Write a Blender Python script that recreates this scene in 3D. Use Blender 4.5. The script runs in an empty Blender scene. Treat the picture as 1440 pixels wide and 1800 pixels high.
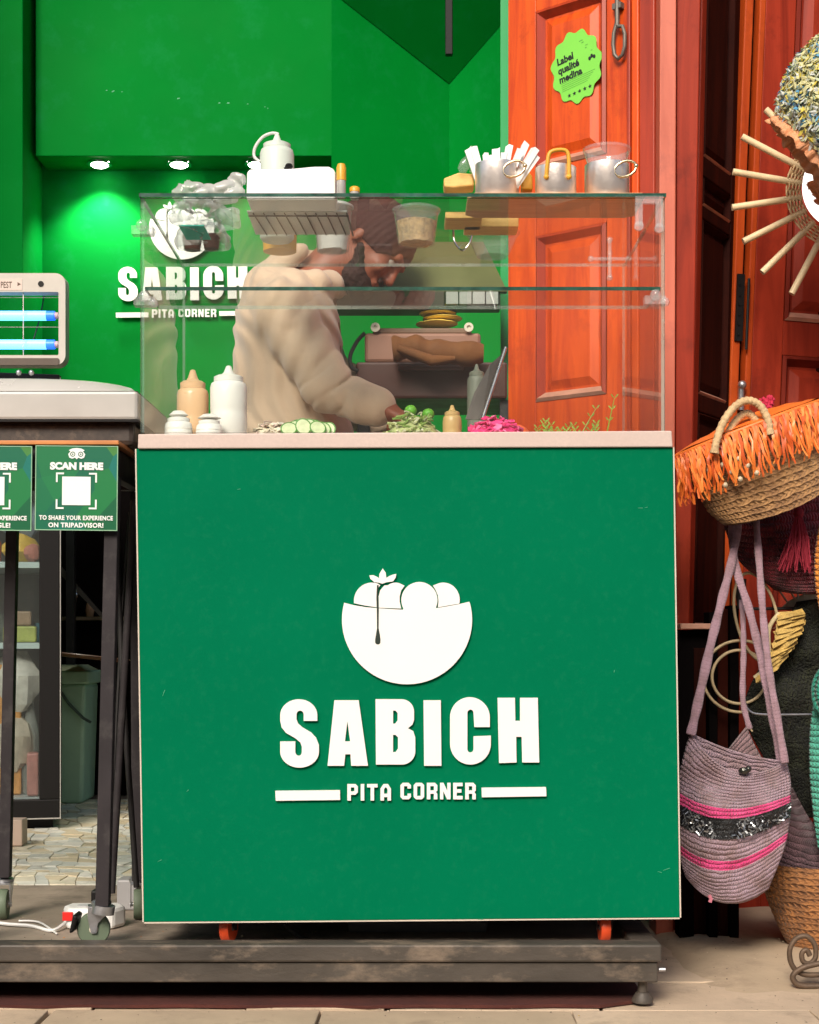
import bpy, bmesh, math, random
import numpy as np
from mathutils import Vector, Matrix, noise
from mathutils.geometry import tessellate_polygon
R = math.radians
rnd = random.Random(7)
SC = bpy.context.scene
COL = SC.collection

# ---------------------------------------------------------------- camera, sky, sun, exposure
FOC, HOR, EYE = 2736.0, 1120.0, 0.68        # focal length and horizon in photo pixels, eye height in metres
cam_data = bpy.data.cameras.new('camera')
cam = bpy.data.objects.new('camera', cam_data); COL.objects.link(cam)
cam.location = (0, 0, EYE); cam.rotation_euler = (R(90), 0, 0)
cam_data.sensor_fit = 'HORIZONTAL'; cam_data.sensor_width = 36
cam_data.lens = 36 * FOC / 1440
cam_data.shift_y = (HOR - 900) / 1440
cam_data.clip_start = 0.05; cam_data.clip_end = 300
SC.camera = cam
W = bpy.data.worlds.new('World'); SC.world = W; W.use_nodes = True
wn = W.node_tree.nodes; wl = W.node_tree.links
bg = wn['Background']; sky = wn.new('ShaderNodeTexSky'); sky.sky_type = 'NISHITA'; sky.sun_disc = False
SUN_EL, SUN_AZ = 36, 196                     # sun behind the viewer's left shoulder
sky.sun_elevation = R(SUN_EL); sky.sun_rotation = R(SUN_AZ)
sky.dust_density = 4.0; sky.air_density = 1.0; sky.ozone_density = 0.6
bg.inputs[1].default_value = 0.12
wl.new(sky.outputs[0], bg.inputs[0])
sl = bpy.data.lights.new('sun', 'SUN'); sl.energy = 2.45; sl.angle = R(20); sl.color = (1.0, 0.93, 0.83)
sun = bpy.data.objects.new('sun', sl); COL.objects.link(sun)
sd = Vector((math.sin(R(SUN_AZ)) * math.cos(R(SUN_EL)), math.cos(R(SUN_AZ)) * math.cos(R(SUN_EL)), math.sin(R(SUN_EL))))
sun.rotation_euler = sd.to_track_quat('Z', 'Y').to_euler(); sun.location = sd * 10
SC.view_settings.view_transform = 'Standard'; SC.view_settings.look = 'None'
SC.view_settings.exposure = 0.41; SC.view_settings.gamma = 1.0; SC.view_settings.use_curve_mapping = False
SC.cycles.transparent_max_bounces = 24; SC.cycles.max_bounces = 8; SC.cycles.diffuse_bounces = 4
SC.cycles.use_denoising = True
SC.cycles.sample_clamp_indirect = 6

def at(px, py, Y):
    return Vector(((px - 720) / FOC * Y, Y, EYE + (HOR - py) / FOC * Y))
def Zof(py, Y): return EYE + (HOR - py) / FOC * Y
def Xof(px, Y): return (px - 720) / FOC * Y

# ---------------------------------------------------------------- helpers
ORG = {}
class Frame:
    def __init__(s, o, u=(1,0,0), v=(0,0,1), n=(0,-1,0)):
        s.o, s.u, s.v, s.n = Vector(o), Vector(u).normalized(), Vector(v).normalized(), Vector(n).normalized()
    def __call__(s, a, b, c=0.0): return s.o + s.u * a + s.v * b + s.n * c
WORLD = Frame((0,0,0), (1,0,0), (0,1,0), (0,0,1))

class MB:
    def __init__(s): s.v, s.f, s.m = [], [], []
    def add(s, vs, fs, mi=0):
        b = len(s.v); s.v += [Vector(p) for p in vs]
        for f in fs: s.f.append([b + i for i in f]); s.m.append(mi)
        return s
    def box(s, p0, p1, fr=WORLD, mi=0):
        (x0,y0,z0),(x1,y1,z1) = p0, p1
        if x0 > x1: x0, x1 = x1, x0
        if y0 > y1: y0, y1 = y1, y0
        if z0 > z1: z0, z1 = z1, z0
        c = [fr(x,y,z) for z in (z0,z1) for y in (y0,y1) for x in (x0,x1)]
        return s.add(c, [(0,2,3,1),(4,5,7,6),(0,1,5,4),(1,3,7,5),(3,2,6,7),(2,0,4,6)], mi)
    def prism(s, loop, vec, mi=0):                 # a 3D loop of points pushed along vec
        n = len(loop); vec = Vector(vec)
        vs = [Vector(p) for p in loop] + [Vector(p) + vec for p in loop]
        fs = [tuple(range(n)), tuple(range(2*n-1, n-1, -1))] + [(i, n+i, n+(i+1)%n, (i+1)%n) for i in range(n)]
        return s.add(vs, fs, mi)
    def plate(s, loops, fn, t0, t1, mi=0):          # outer loop + holes in 2D -> solid sheet; fn(a, b, c)
        tri = tessellate_polygon([[Vector((p[0], p[1], 0)) for p in L] for L in loops])
        flat = [p for L in loops for p in L]; n = len(flat)
        vs = [fn(p[0], p[1], t1) for p in flat] + [fn(p[0], p[1], t0) for p in flat]
        fs = [tuple(t) for t in tri] + [tuple(n + i for i in reversed(t)) for t in tri]
        b = 0
        for L in loops:
            k = len(L)
            fs += [(b+i, b+(i+1)%k, n+b+(i+1)%k, n+b+i) for i in range(k)]
            b += k
        return s.add(vs, fs, mi)
    def tube(s, path, r, seg=8, closed=False, mi=0, cap=True, flat=1.0, up=None):
        path = [Vector(p) for p in path]; n = len(path)
        rr = r if isinstance(r, (list, tuple)) else [r]*n
        vs, prev = [], None
        for i, p in enumerate(path):
            a = path[(i-1) % n] if (i or closed) else path[0]
            c = path[(i+1) % n] if (i < n-1 or closed) else path[-1]
            t = (c - a).normalized() if (c-a).length > 1e-9 else Vector((0,0,1))
            if prev is None:
                ref = Vector(up) if up else (Vector((0,0,1)) if abs(t.z) < .9 else Vector((0,1,0)))
                x = t.cross(ref).normalized()
            else:
                x = (prev - t * prev.dot(t))
                x = x.normalized() if x.length > 1e-6 else t.orthogonal().normalized()
            prev = x; y = t.cross(x)
            for k in range(seg):
                an = 2*math.pi*k/seg
                vs.append(p + x*(math.cos(an)*rr[i]) + y*(math.sin(an)*rr[i]*flat))
        fs = []
        for i in range(n if closed else n-1):
            j = (i+1) % n
            fs += [(i*seg+k, i*seg+(k+1)%seg, j*seg+(k+1)%seg, j*seg+k) for k in range(seg)]
        if cap and not closed:
            fs += [tuple(reversed(range(seg))), tuple((n-1)*seg+k for k in range(seg))]
        return s.add(vs, fs, mi)
    def lathe(s, prof, c, seg=24, fr=None, mi=0, sx=1.0, sy=1.0):   # prof: (radius, height) pairs
        c = Vector(c); vs, fs = [], []
        for (r, z) in prof:
            for k in range(seg):
                a = 2*math.pi*k/seg
                q = (r*math.cos(a)*sx, r*math.sin(a)*sy, z)
                vs.append(c + Vector(q) if fr is None else fr(*q))
        for i in range(len(prof)-1):
            fs += [(i*seg+k, i*seg+(k+1)%seg, (i+1)*seg+(k+1)%seg, (i+1)*seg+k) for k in range(seg)]
        if prof[0][0] > 1e-5: fs.append(tuple(reversed(range(seg))))
        if prof[-1][0] > 1e-5: fs.append(tuple((len(prof)-1)*seg+k for k in range(seg)))
        return s.add(vs, fs, mi)
    def ball(s, c, r, seg=12, mi=0, rot=None):
        r = r if isinstance(r, (tuple, list)) else (r, r, r); c = Vector(c); n = seg//2; vs, fs = [], []
        for i in range(n+1):
            th = math.pi*i/n
            for k in range(seg):
                a = 2*math.pi*k/seg
                q = Vector((r[0]*math.sin(th)*math.cos(a), r[1]*math.sin(th)*math.sin(a), r[2]*math.cos(th)))
                vs.append(c + (rot @ q if rot else q))
        for i in range(n):
            fs += [(i*seg+k, (i+1)*seg+k, (i+1)*seg+(k+1)%seg, i*seg+(k+1)%seg) for k in range(seg)]
        return s.add(vs, fs, mi)
    def text(s, txt, fr, size, thick=.0006, bold=0.0, xs=1.0, mi=0, align='CENTER', spacing=1.0):
        cu = bpy.data.curves.new('lettering', 'FONT'); cu.body = txt; cu.size = size; cu.offset = bold
        cu.align_x = align; cu.extrude = thick/2; cu.space_character = spacing; cu.resolution_u = 3
        o = bpy.data.objects.new('lettering', cu); COL.objects.link(o)
        dg = bpy.context.evaluated_depsgraph_get(); dg.update()
        me = o.evaluated_get(dg).to_mesh()
        vs = [fr(p.co.x*xs, p.co.y, p.co.z + thick/2) for p in me.vertices]
        fs = [tuple(p.vertices) for p in me.polygons]
        s.add(vs, fs, mi)
        o.evaluated_get(dg).to_mesh_clear(); bpy.data.objects.remove(o); bpy.data.curves.remove(cu)
        return s

def tag(o, label=None, cat=None, group=None, kind=None):
    if label: o['label'] = label
    if cat: o['category'] = cat
    if group: o['group'] = group
    if kind: o['kind'] = kind
    return o
def thing(name, label, cat, loc, group=None):
    o = bpy.data.objects.new(name, None); o.empty_display_size = .05; COL.objects.link(o); o.location = loc
    ORG[o.name] = Vector(loc)
    return tag(o, label, cat, group)
def part(name, mb, mats, parent=None, smooth=False, bevel=0.0, label=None, cat=None, group=None, kind=None, recalc=True):
    if parent is not None: org = ORG[parent.name]
    else:
        xs = [p.x for p in mb.v]; ys = [p.y for p in mb.v]
        org = Vector(((min(xs)+max(xs))/2, (min(ys)+max(ys))/2, min(p.z for p in mb.v)))
    me = bpy.data.meshes.new(name)
    me.from_pydata([tuple(p - org) for p in mb.v], [], mb.f)
    for m in (mats if isinstance(mats, (list, tuple)) else [mats]): me.materials.append(m)
    me.polygons.foreach_set('material_index', mb.m)
    if recalc:
        bm = bmesh.new(); bm.from_mesh(me); bmesh.ops.recalc_face_normals(bm, faces=bm.faces); bm.to_mesh(me); bm.free()
    if smooth:
        me.polygons.foreach_set('use_smooth', [True]*len(me.polygons))
        try: me.set_sharp_from_angle(angle=R(smooth if smooth is not True else 50))
        except Exception: pass
    o = bpy.data.objects.new(name, me); COL.objects.link(o)
    if parent is not None: o.parent = parent
    else: o.location = org
    ORG[o.name] = org
    if bevel:
        b = o.modifiers.new('bevel', 'BEVEL'); b.width = bevel; b.segments = 2; b.limit_method = 'ANGLE'; b.angle_limit = R(40)
        b.harden_normals = False
    return tag(o, label, cat, group, kind)

def uvsurf(name, fn, nu, nv, mats, parent, matfn=None, closed_u=False, thick=0.0, label=None, kind=None, smooth=True, cat=None):
    """parametric sheet fn(u, v) with UVs; matfn(u, v) gives the material slot"""
    org = ORG[parent.name] if parent is not None else fn(.5, 1)
    vs = [tuple(fn(i/nu, j/nv) - org) for j in range(nv+1) for i in range(nu + (0 if closed_u else 1))]
    w = nu if closed_u else nu+1; fs, uvs, ms = [], [], []
    for j in range(nv):
        for i in range(nu):
            fs.append((j*w+i, j*w+(i+1)%w, (j+1)*w+(i+1)%w, (j+1)*w+i))
            uvs += [(i/nu, j/nv), ((i+1)/nu, j/nv), ((i+1)/nu, (j+1)/nv), (i/nu, (j+1)/nv)]
            ms.append(matfn((i+.5)/nu, (j+.5)/nv) if matfn else 0)
    me = bpy.data.meshes.new(name); me.from_pydata(vs, [], fs)
    uvl = me.uv_layers.new(name='UVMap')
    uvl.data.foreach_set('uv', [c for p in uvs for c in p])
    for m in (mats if isinstance(mats, (list, tuple)) else [mats]): me.materials.append(m)
    me.polygons.foreach_set('material_index', ms)
    if smooth: me.polygons.foreach_set('use_smooth', [True]*len(me.polygons))
    o = bpy.data.objects.new(name, me); COL.objects.link(o)
    if parent is not None: o.parent = parent
    else: o.location = org
    ORG[o.name] = org
    if thick:
        md = o.modifiers.new('thickness', 'SOLIDIFY'); md.thickness = thick; md.offset = 0
    return tag(o, label, cat, None, kind)

# signed distance shapes -> one smooth skin
class SDF:
    def __init__(s, lo, hi, h):
        s.lo = np.array(lo, float); s.h = h
        s.n = np.ceil((np.array(hi)-s.lo)/h).astype(int)+1
        s.F = np.full(s.n, 0.5, np.float32)
    def blk(s, lo, hi):
        a = np.clip(np.floor((np.array(lo)-s.lo)/s.h).astype(int), 0, s.n); b = np.clip(np.ceil((np.array(hi)-s.lo)/s.h).astype(int)+1, 0, s.n)
        sl_ = tuple(slice(a[i], b[i]) for i in range(3))
        g = [s.lo[i] + s.h*np.arange(a[i], b[i]) for i in range(3)]
        return sl_, np.meshgrid(*g, indexing='ij', sparse=True)
    def _mix(s, sl_, d, k, sub=False):
        F = s.F[sl_]
        if F.size == 0: return
        if sub: 
            hh = np.clip(.5 - .5*(F + d)/k, 0, 1); s.F[sl_] = F*(1-hh) + (-d)*hh + k*hh*(1-hh); return
        hh = np.clip(.5 + .5*(F - d)/k, 0, 1); s.F[sl_] = F*(1-hh) + d*hh - k*hh*(1-hh)
    def cap(s, a, b, ra, rb, k=.02, fold=None, sub=False):
        a = np.array(a); b = np.array(b); m = max(ra, rb)+k*2+.02
        sl_, (X, Y, Z) = s.blk(np.minimum(a, b)-m, np.maximum(a, b)+m)
        d = b-a; L2 = max((d**2).sum(), 1e-12)
        t = np.clip(((X-a[0])*d[0]+(Y-a[1])*d[1]+(Z-a[2])*d[2])/L2, 0, 1)
        D = np.sqrt((X-a[0]-t*d[0])**2+(Y-a[1]-t*d[1])**2+(Z-a[2]-t*d[2])**2) - (ra+(rb-ra)*t)
        if fold is not None: D = D + fold(X, Y, Z, t)
        s._mix(sl_, D, k, sub)
    def ell(s, c, r, k=.02, rot=None, fold=None, sub=False):
        c = np.array(c); r = np.array(r); m = r.max()+k*2+.02
        sl_, (X, Y, Z) = s.blk(c-m, c+m)
        X, Y, Z = X-c[0], Y-c[1], Z-c[2]
        if rot is not None:
            q = np.array(rot); A = q[0,0]*X+q[1,0]*Y+q[2,0]*Z; B = q[0,1]*X+q[1,1]*Y+q[2,1]*Z; C = q[0,2]*X+q[1,2]*Y+q[2,2]*Z
        else: A, B, C = X+0*Y+0*Z, Y+0*X+0*Z, Z+0*X+0*Y
        k0 = np.sqrt((A/r[0])**2+(B/r[1])**2+(C/r[2])**2)+1e-9
        k1 = np.sqrt((A/r[0]**2)**2+(B/r[1]**2)**2+(C/r[2]**2)**2)+1e-9
        D = k0*(k0-1)/k1
        if fold is not None: D = D + fold(X+c[0], Y+c[1], Z+c[2], None)
        s._mix(sl_, D, k, sub)
    def mesh(s):
        F = s.F; n = F.shape; IN = F < 0
        c = np.zeros((n[0]-1, n[1]-1, n[2]-1), int)
        for dx in (0,1):
            for dy in (0,1):
                for dz in (0,1): c += IN[dx:n[0]-1+dx, dy:n[1]-1+dy, dz:n[2]-1+dz]
        act = (c > 0) & (c < 8); ids = np.full(act.shape, -1); idx = np.argwhere(act); ids[act] = np.arange(len(idx))
        P = np.zeros((len(idx), 3)); N = np.zeros(len(idx))
        cor = [(0,0,0),(1,0,0),(0,1,0),(1,1,0),(0,0,1),(1,0,1),(0,1,1),(1,1,1)]
        for i in range(8):
            for j in range(i+1, 8):
                if sum(abs(cor[i][q]-cor[j][q]) for q in range(3)) != 1: continue
                fa = F[idx[:,0]+cor[i][0], idx[:,1]+cor[i][1], idx[:,2]+cor[i][2]].astype(float)
                fb = F[idx[:,0]+cor[j][0], idx[:,1]+cor[j][1], idx[:,2]+cor[j][2]].astype(float)
                m = (fa < 0) != (fb < 0); t = np.where(m, fa/(fa-fb+1e-20), 0)
                p = np.array(cor[i])[None] + t[:,None]*(np.array(cor[j])-np.array(cor[i]))[None]
                P[m] += p[m]; N[m] += 1
        P = (idx + P/np.maximum(N,1)[:,None])*s.h + s.lo
        faces = []
        for ax in range(3):
            sh = [slice(None)]*3; sh2 = [slice(None)]*3; sh[ax] = slice(0,-1); sh2[ax] = slice(1,None)
            ch = IN[tuple(sh)] != IN[tuple(sh2)]; e = np.argwhere(ch); o1, o2 = (ax+1)%3, (ax+2)%3
            e = e[(e[:,o1] > 0) & (e[:,o2] > 0) & (e[:,o1] < n[o1]-1) & (e[:,o2] < n[o2]-1)]
            q = []
            for (d1, d2) in ((0,0),(1,0),(1,1),(0,1)):
                w = e.copy(); w[:,o1] -= d1; w[:,o2] -= d2; q.append(ids[w[:,0], w[:,1], w[:,2]])
            q = np.stack(q, 1); ins = IN[e[:,0], e[:,1], e[:,2]]
            q[~ins] = q[~ins][:, ::-1]; faces.append(q)
        Q = np.concatenate(faces); Q = Q[(Q >= 0).all(1)]
        mb = MB(); mb.v = [Vector(p) for p in P]; mb.f = Q.tolist(); mb.m = [0]*len(Q)
        return mb

# ---------------------------------------------------------------- materials
def lin(c):
    return tuple((x/12.92 if x <= .04045 else ((x+.055)/1.055)**2.4) for x in (v/255 for v in c))
def mat(name, col, rough=.5, metal=0.0, var=0.0, vscale=8.0, bump=0.0, bscale=60.0, stretch=(1,1,1), dirt=None, dirt_amt=.4, dscale=5.0, spec=.5, trans=0.0, emis=None, estr=0.0, sheen=0.0, coat=0.0, fine=0.0):
    m = bpy.data.materials.new(name); m.use_nodes = True
    n, l = m.node_tree.nodes, m.node_tree.links; b = n['Principled BSDF']
    b.inputs['Base Color'].default_value = (*col, 1); b.inputs['Roughness'].default_value = rough; b.inputs['Metallic'].default_value = metal
    b.inputs['Specular IOR Level'].default_value = spec; b.inputs['Sheen Weight'].default_value = sheen
    b.inputs['Coat Weight'].default_value = coat; b.inputs['Transmission Weight'].default_value = trans
    if emis: b.inputs['Emission Color'].default_value = (*emis, 1); b.inputs['Emission Strength'].default_value = estr
    tc = n.new('ShaderNodeTexCoord'); mp = n.new('ShaderNodeMapping'); mp.inputs['Scale'].default_value = stretch
    l.new(tc.outputs['Object'], mp.inputs['Vector']); vec = mp.outputs[0]; last = None
    def nz(sc, det=5, rg=.6):
        t = n.new('ShaderNodeTexNoise'); t.inputs['Scale'].default_value = sc; t.inputs['Detail'].default_value = det
        t.inputs['Roughness'].default_value = rg; l.new(vec, t.inputs['Vector']); return t.outputs['Fac']
    def mixc(a, bcol, fac, bt='MIX'):
        x = n.new('ShaderNodeMix'); x.data_type = 'RGBA'; x.blend_type = bt
        if isinstance(a, tuple): x.inputs[6].default_value = (*a, 1)
        else: l.new(a, x.inputs[6])
        if isinstance(bcol, tuple): x.inputs[7].default_value = (*bcol, 1)
        else: l.new(bcol, x.inputs[7])
        if isinstance(fac, float): x.inputs[0].default_value = fac
        else: l.new(fac, x.inputs[0])
        return x.outputs[2]
    def ramp(s, lo, hi, a=0.0, b_=1.0):
        r = n.new('ShaderNodeMapRange'); l.new(s, r.inputs[0]); r.inputs[1].default_value = lo; r.inputs[2].default_value = hi
        r.inputs[3].default_value = a; r.inputs[4].default_value = b_; return r.outputs[0]
    cur = tuple(col)
    if var:
        cur = mixc(tuple(min(1, c*(1-var)) for c in col), tuple(min(1, c*(1+var)) for c in col), ramp(nz(vscale), .3, .7))
    if fine:
        f_ = ramp(nz(vscale*14, 3), .3, .7)
        cur = mixc(cur, tuple(c*(1-fine) for c in col), f_)
    if dirt:
        cur = mixc(cur, tuple(dirt), ramp(nz(dscale, 8, .7), .52, .68, 0.0, dirt_amt))
    if not isinstance(cur, tuple): l.new(cur, b.inputs['Base Color'])
    if bump:
        bp = n.new('ShaderNodeBump'); bp.inputs['Strength'].default_value = bump; bp.inputs['Distance'].default_value = .004
        l.new(nz(bscale, 4), bp.inputs['Height']); l.new(bp.outputs[0], b.inputs['Normal'])
    if var or dirt:
        l.new(ramp(nz(vscale*1.7), .3, .7, max(0, rough-.08), min(1, rough+.1)), b.inputs['Roughness'])
    return m
def wood(name, dark, light, rough=.35, scale=1.0, knots=True, axis='Z', coat=.2, bump=.15, spec=.4):
    m = bpy.data.materials.new(name); m.use_nodes = True
    n, l = m.node_tree.nodes, m.node_tree.links; b = n['Principled BSDF']
    tc = n.new('ShaderNodeTexCoord'); mp = n.new('ShaderNodeMapping')
    st = [14*scale]*3; st['XYZ'.index(axis)] = 1.1*scale; mp.inputs['Scale'].default_value = st
    l.new(tc.outputs['Object'], mp.inputs[0])
    no = n.new('ShaderNodeTexNoise'); no.inputs['Scale'].default_value = 1.6; no.inputs['Detail'].default_value = 7; no.inputs['Distortion'].default_value = 1.2; no.inputs['Roughness'].default_value = .6
    l.new(mp.outputs[0], no.inputs['Vector'])
    cr = n.new('ShaderNodeValToRGB'); e = cr.color_ramp.elements
    e[0].position = .28; e[0].color = (*dark, 1); e[1].position = .68; e[1].color = (*light, 1)
    l.new(no.outputs['Fac'], cr.inputs[0]); out = cr.outputs[0]
    if knots:
        mk = n.new('ShaderNodeMapping'); s2 = [9]*3; s2['XYZ'.index(axis)] = 3.4; mk.inputs['Scale'].default_value = s2
        l.new(tc.outputs['Object'], mk.inputs[0])
        vo = n.new('ShaderNodeTexVoronoi'); vo.inputs['Scale'].default_value = .9; l.new(mk.outputs[0], vo.inputs['Vector'])
        mr = n.new('ShaderNodeMapRange'); mr.inputs[1].default_value = .07; mr.inputs[2].default_value = .17; mr.inputs[3].default_value = .75; mr.inputs[4].default_value = 0
        l.new(vo.outputs['Distance'], mr.inputs[0])
        mx = n.new('ShaderNodeMix'); mx.data_type = 'RGBA'; l.new(mr.outputs[0], mx.inputs[0]); l.new(out, mx.inputs[6])
        mx.inputs[7].default_value = (dark[0]*.3, dark[1]*.4, dark[2]*.6, 1); out = mx.outputs[2]
    n3 = n.new('ShaderNodeTexNoise'); n3.inputs['Scale'].default_value = 9; n3.inputs['Detail'].default_value = 9; n3.inputs['Roughness'].default_value = .75; l.new(tc.outputs['Object'], n3.inputs['Vector'])
    r3 = n.new('ShaderNodeMapRange'); r3.inputs[1].default_value = .53; r3.inputs[2].default_value = .70; r3.inputs[3].default_value = 0; r3.inputs[4].default_value = .55; l.new(n3.outputs['Fac'], r3.inputs[0])
    m3 = n.new('ShaderNodeMix'); m3.data_type = 'RGBA'; l.new(r3.outputs[0], m3.inputs[0]); l.new(out, m3.inputs[6]); m3.inputs[7].default_value = (dark[0]*.7, dark[1]*.8, dark[2], 1); out = m3.outputs[2]
    b.inputs['Specular IOR Level'].default_value = spec
    l.new(out, b.inputs['Base Color']); b.inputs['Roughness'].default_value = rough; b.inputs['Coat Weight'].default_value = coat; b.inputs['Coat Roughness'].default_value = .25
    bp = n.new('ShaderNodeBump'); bp.inputs['Strength'].default_value = bump; bp.inputs['Distance'].default_value = .002
    l.new(no.outputs['Fac'], bp.inputs['Height']); l.new(bp.outputs[0], b.inputs['Normal'])
    return m
def glass(name, tint=(.93,.97,.95), dust=.03, dustcol=(.8,.78,.72), rough=0.0, edge=False, refl=1.0):
    m = bpy.data.materials.new(name); m.use_nodes = True
    n, l = m.node_tree.nodes, m.node_tree.links; n.remove(n['Principled BSDF']); out = n['Material Output']
    tr = n.new('ShaderNodeBsdfTransparent'); tr.inputs[0].default_value = (*tint, 1)
    gl = n.new('ShaderNodeBsdfGlossy'); gl.inputs['Roughness'].default_value = rough
    fr = n.new('ShaderNodeFresnel'); fr.inputs[0].default_value = 1.45
    mu = n.new('ShaderNodeMath'); mu.operation = 'MULTIPLY'; mu.inputs[1].default_value = refl; geo = n.new('ShaderNodeNewGeometry'); inv = n.new('ShaderNodeMath'); inv.operation = 'SUBTRACT'; inv.inputs[0].default_value = 1; l.new(geo.outputs['Backfacing'], inv.inputs[1])
    mv = n.new('ShaderNodeMath'); mv.operation = 'MULTIPLY'; l.new(fr.outputs[0], mv.inputs[0]); l.new(inv.outputs[0], mv.inputs[1]); l.new(mv.outputs[0], mu.inputs[0])
    m1 = n.new('ShaderNodeMixShader'); l.new(mu.outputs[0], m1.inputs[0]); l.new(tr.outputs[0], m1.inputs[1]); l.new(gl.outputs[0], m1.inputs[2])
    df = n.new('ShaderNodeBsdfDiffuse'); df.inputs[0].default_value = (*dustcol, 1)
    tc = n.new('ShaderNodeTexCoord'); no = n.new('ShaderNodeTexNoise'); no.inputs['Scale'].default_value = 5; no.inputs['Detail'].default_value = 6
    l.new(tc.outputs['Object'], no.inputs['Vector'])
    mr = n.new('ShaderNodeMapRange'); mr.inputs[1].default_value = .3; mr.inputs[2].default_value = .75; mr.inputs[3].default_value = dust*.6; mr.inputs[4].default_value = dust*1.5
    l.new(no.outputs['Fac'], mr.inputs[0])
    m2 = n.new('ShaderNodeMixShader'); l.new(mr.outputs[0], m2.inputs[0]); l.new(m1.outputs[0], m2.inputs[1]); l.new(df.outputs[0], m2.inputs[2])
    l.new(m2.outputs[0], out.inputs[0]); return m
def knit(name, col, rows=20, cols=60, rough=.85, col2=None, strength=1.0, dist=.004, sheen=.2, loose=.0):
    """crochet stitches from the sheet's UVs"""
    m = bpy.data.materials.new(name); m.use_nodes = True
    n, l = m.node_tree.nodes, m.node_tree.links; b = n['Principled BSDF']
    uv = n.new('ShaderNodeUVMap'); sp = n.new('ShaderNodeSeparateXYZ'); l.new(uv.outputs[0], sp.inputs[0])
    def M(op, a, c=None, d=None):
        x = n.new('ShaderNodeMath'); x.operation = op
        for i, q in enumerate((a, c, d)):
            if q is None: continue
            if isinstance(q, (int, float)): x.inputs[i].default_value = q
            else: l.new(q, x.inputs[i])
        return x.outputs[0]
    tcw = n.new('ShaderNodeTexCoord'); nw = n.new('ShaderNodeTexNoise'); nw.inputs['Scale'].default_value = 45; nw.inputs['Detail'].default_value = 2; l.new(tcw.outputs['Object'], nw.inputs['Vector'])
    ro = M('ADD', M('MULTIPLY', sp.outputs[1], rows), M('MULTIPLY', M('SUBTRACT', nw.outputs['Fac'], .5), .8 + loose*4)); fr = M('FRACT', ro); tri = M('ABSOLUTE', M('SUBTRACT', fr, .5))
    rowh = M('SUBTRACT', 1, M('POWER', M('MULTIPLY', tri, 2), 2.5))
    st = M('ABSOLUTE', M('SINE', M('MULTIPLY', M('ADD', M('MULTIPLY', sp.outputs[0], cols), tri), math.pi)))
    h = M('MULTIPLY', rowh, M('ADD', .45, M('MULTIPLY', st, .55)))
    tc = n.new('ShaderNodeTexCoord'); no = n.new('ShaderNodeTexNoise'); no.inputs['Scale'].default_value = 220; no.inputs['Detail'].default_value = 3
    l.new(tc.outputs['Object'], no.inputs['Vector'])
    hh = M('ADD', h, M('MULTIPLY', no.outputs['Fac'], .35))
    bp = n.new('ShaderNodeBump'); bp.inputs['Strength'].default_value = strength; bp.inputs['Distance'].default_value = dist
    l.new(hh, bp.inputs['Height']); l.new(bp.outputs[0], b.inputs['Normal'])
    n2 = n.new('ShaderNodeTexNoise'); n2.inputs['Scale'].default_value = 30; l.new(tc.outputs['Object'], n2.inputs['Vector'])
    mx = n.new('ShaderNodeMix'); mx.data_type = 'RGBA'; c2 = col2 or tuple(c*.7 for c in col)
    mx.inputs[6].default_value = (*c2, 1); mx.inputs[7].default_value = (*col, 1)
    mr = n.new('ShaderNodeMapRange'); mr.inputs[1].default_value = .35; mr.inputs[2].default_value = .6; l.new(n2.outputs['Fac'], mr.inputs[0])
    l.new(mr.outputs[0], mx.inputs[0]); l.new(mx.outputs[2], b.inputs['Base Color'])
    b.inputs['Roughness'].default_value = rough; b.inputs['Sheen Weight'].default_value = sheen
    return m

CART_GREEN = mat('cart green laminate', (.0,.148,.064), .6, spec=.02, var=.05, vscale=3.0, dirt=(.012,.19,.09), dirt_amt=.22, dscale=70, bump=.05, bscale=250)
WALL_GREEN = mat('green wall paint', (.0002,.20,.023), .6, spec=.03, var=.10, vscale=1.6, bump=.12, bscale=30, dirt=(.01,.24,.07), dirt_amt=.3, dscale=9)
WHITE_LETTER = mat('white acrylic lettering', (.84,.82,.78), .4, var=.01)
LETTER_GAP = mat('dark green line', (.008,.02,.012), .6)
TRIM = mat('cream edge trim', (.62,.54,.44), .5, var=.08)
COUNTER = mat('blush counter edge', (.60,.47,.41), .45, var=.05, vscale=12, fine=.08)
GLASS = glass('clear case glass', tint=(.975,.99,.982), dust=.008)
EDGE_PALE = glass('pale glass edge', tint=(.72,.85,.80), dust=.30, dustcol=(.62,.70,.64))
GLASS_EDGE = mat('green glass edge', (.012,.070,.048), .2, var=.6, vscale=30, spec=.5)
CLEAR = glass('clear acrylic', tint=(.96,.96,.96), dust=.16, dustcol=(.85,.85,.85), rough=.05, refl=1.6)
CLEARTUB = glass('clear thin plastic tub', tint=(.95,.95,.95), dust=.10, dustcol=(.85,.85,.83), rough=.08, refl=1.5)
STEEL = mat('brushed steel', (.62,.60,.57), .28, 1.0, var=.08, vscale=20)
CHROME = mat('polished chrome', (.8,.8,.8), .1, 1.0)
ZINC = mat('zinc plated steel', (.5,.5,.52), .35, .9, var=.15, vscale=40)
ALU = mat('silver painted metal', (.44,.42,.39), .36, .12, var=.05)
BLACKM = mat('black painted steel', (.017,.015,.015), .45, var=.3, vscale=20)
LEGM = mat('dark grey powder coated tube', (.030,.025,.027), .6, .0, spec=.22, var=.2, vscale=12, dirt=(.12,.11,.1), dirt_amt=.3, dscale=20)
BLACKP = mat('black plastic', (.009,.008,.008), .5, spec=.2)
RUBBER = mat('black rubber', (.02,.02,.02), .7)
BEAM = mat('worn grey brown steel beam', (.066,.054,.043), .6, .15, var=.45, vscale=9, dirt=(.24,.18,.13), dirt_amt=.8, dscale=14, bump=.35, bscale=60, stretch=(.5,1,1))
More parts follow.
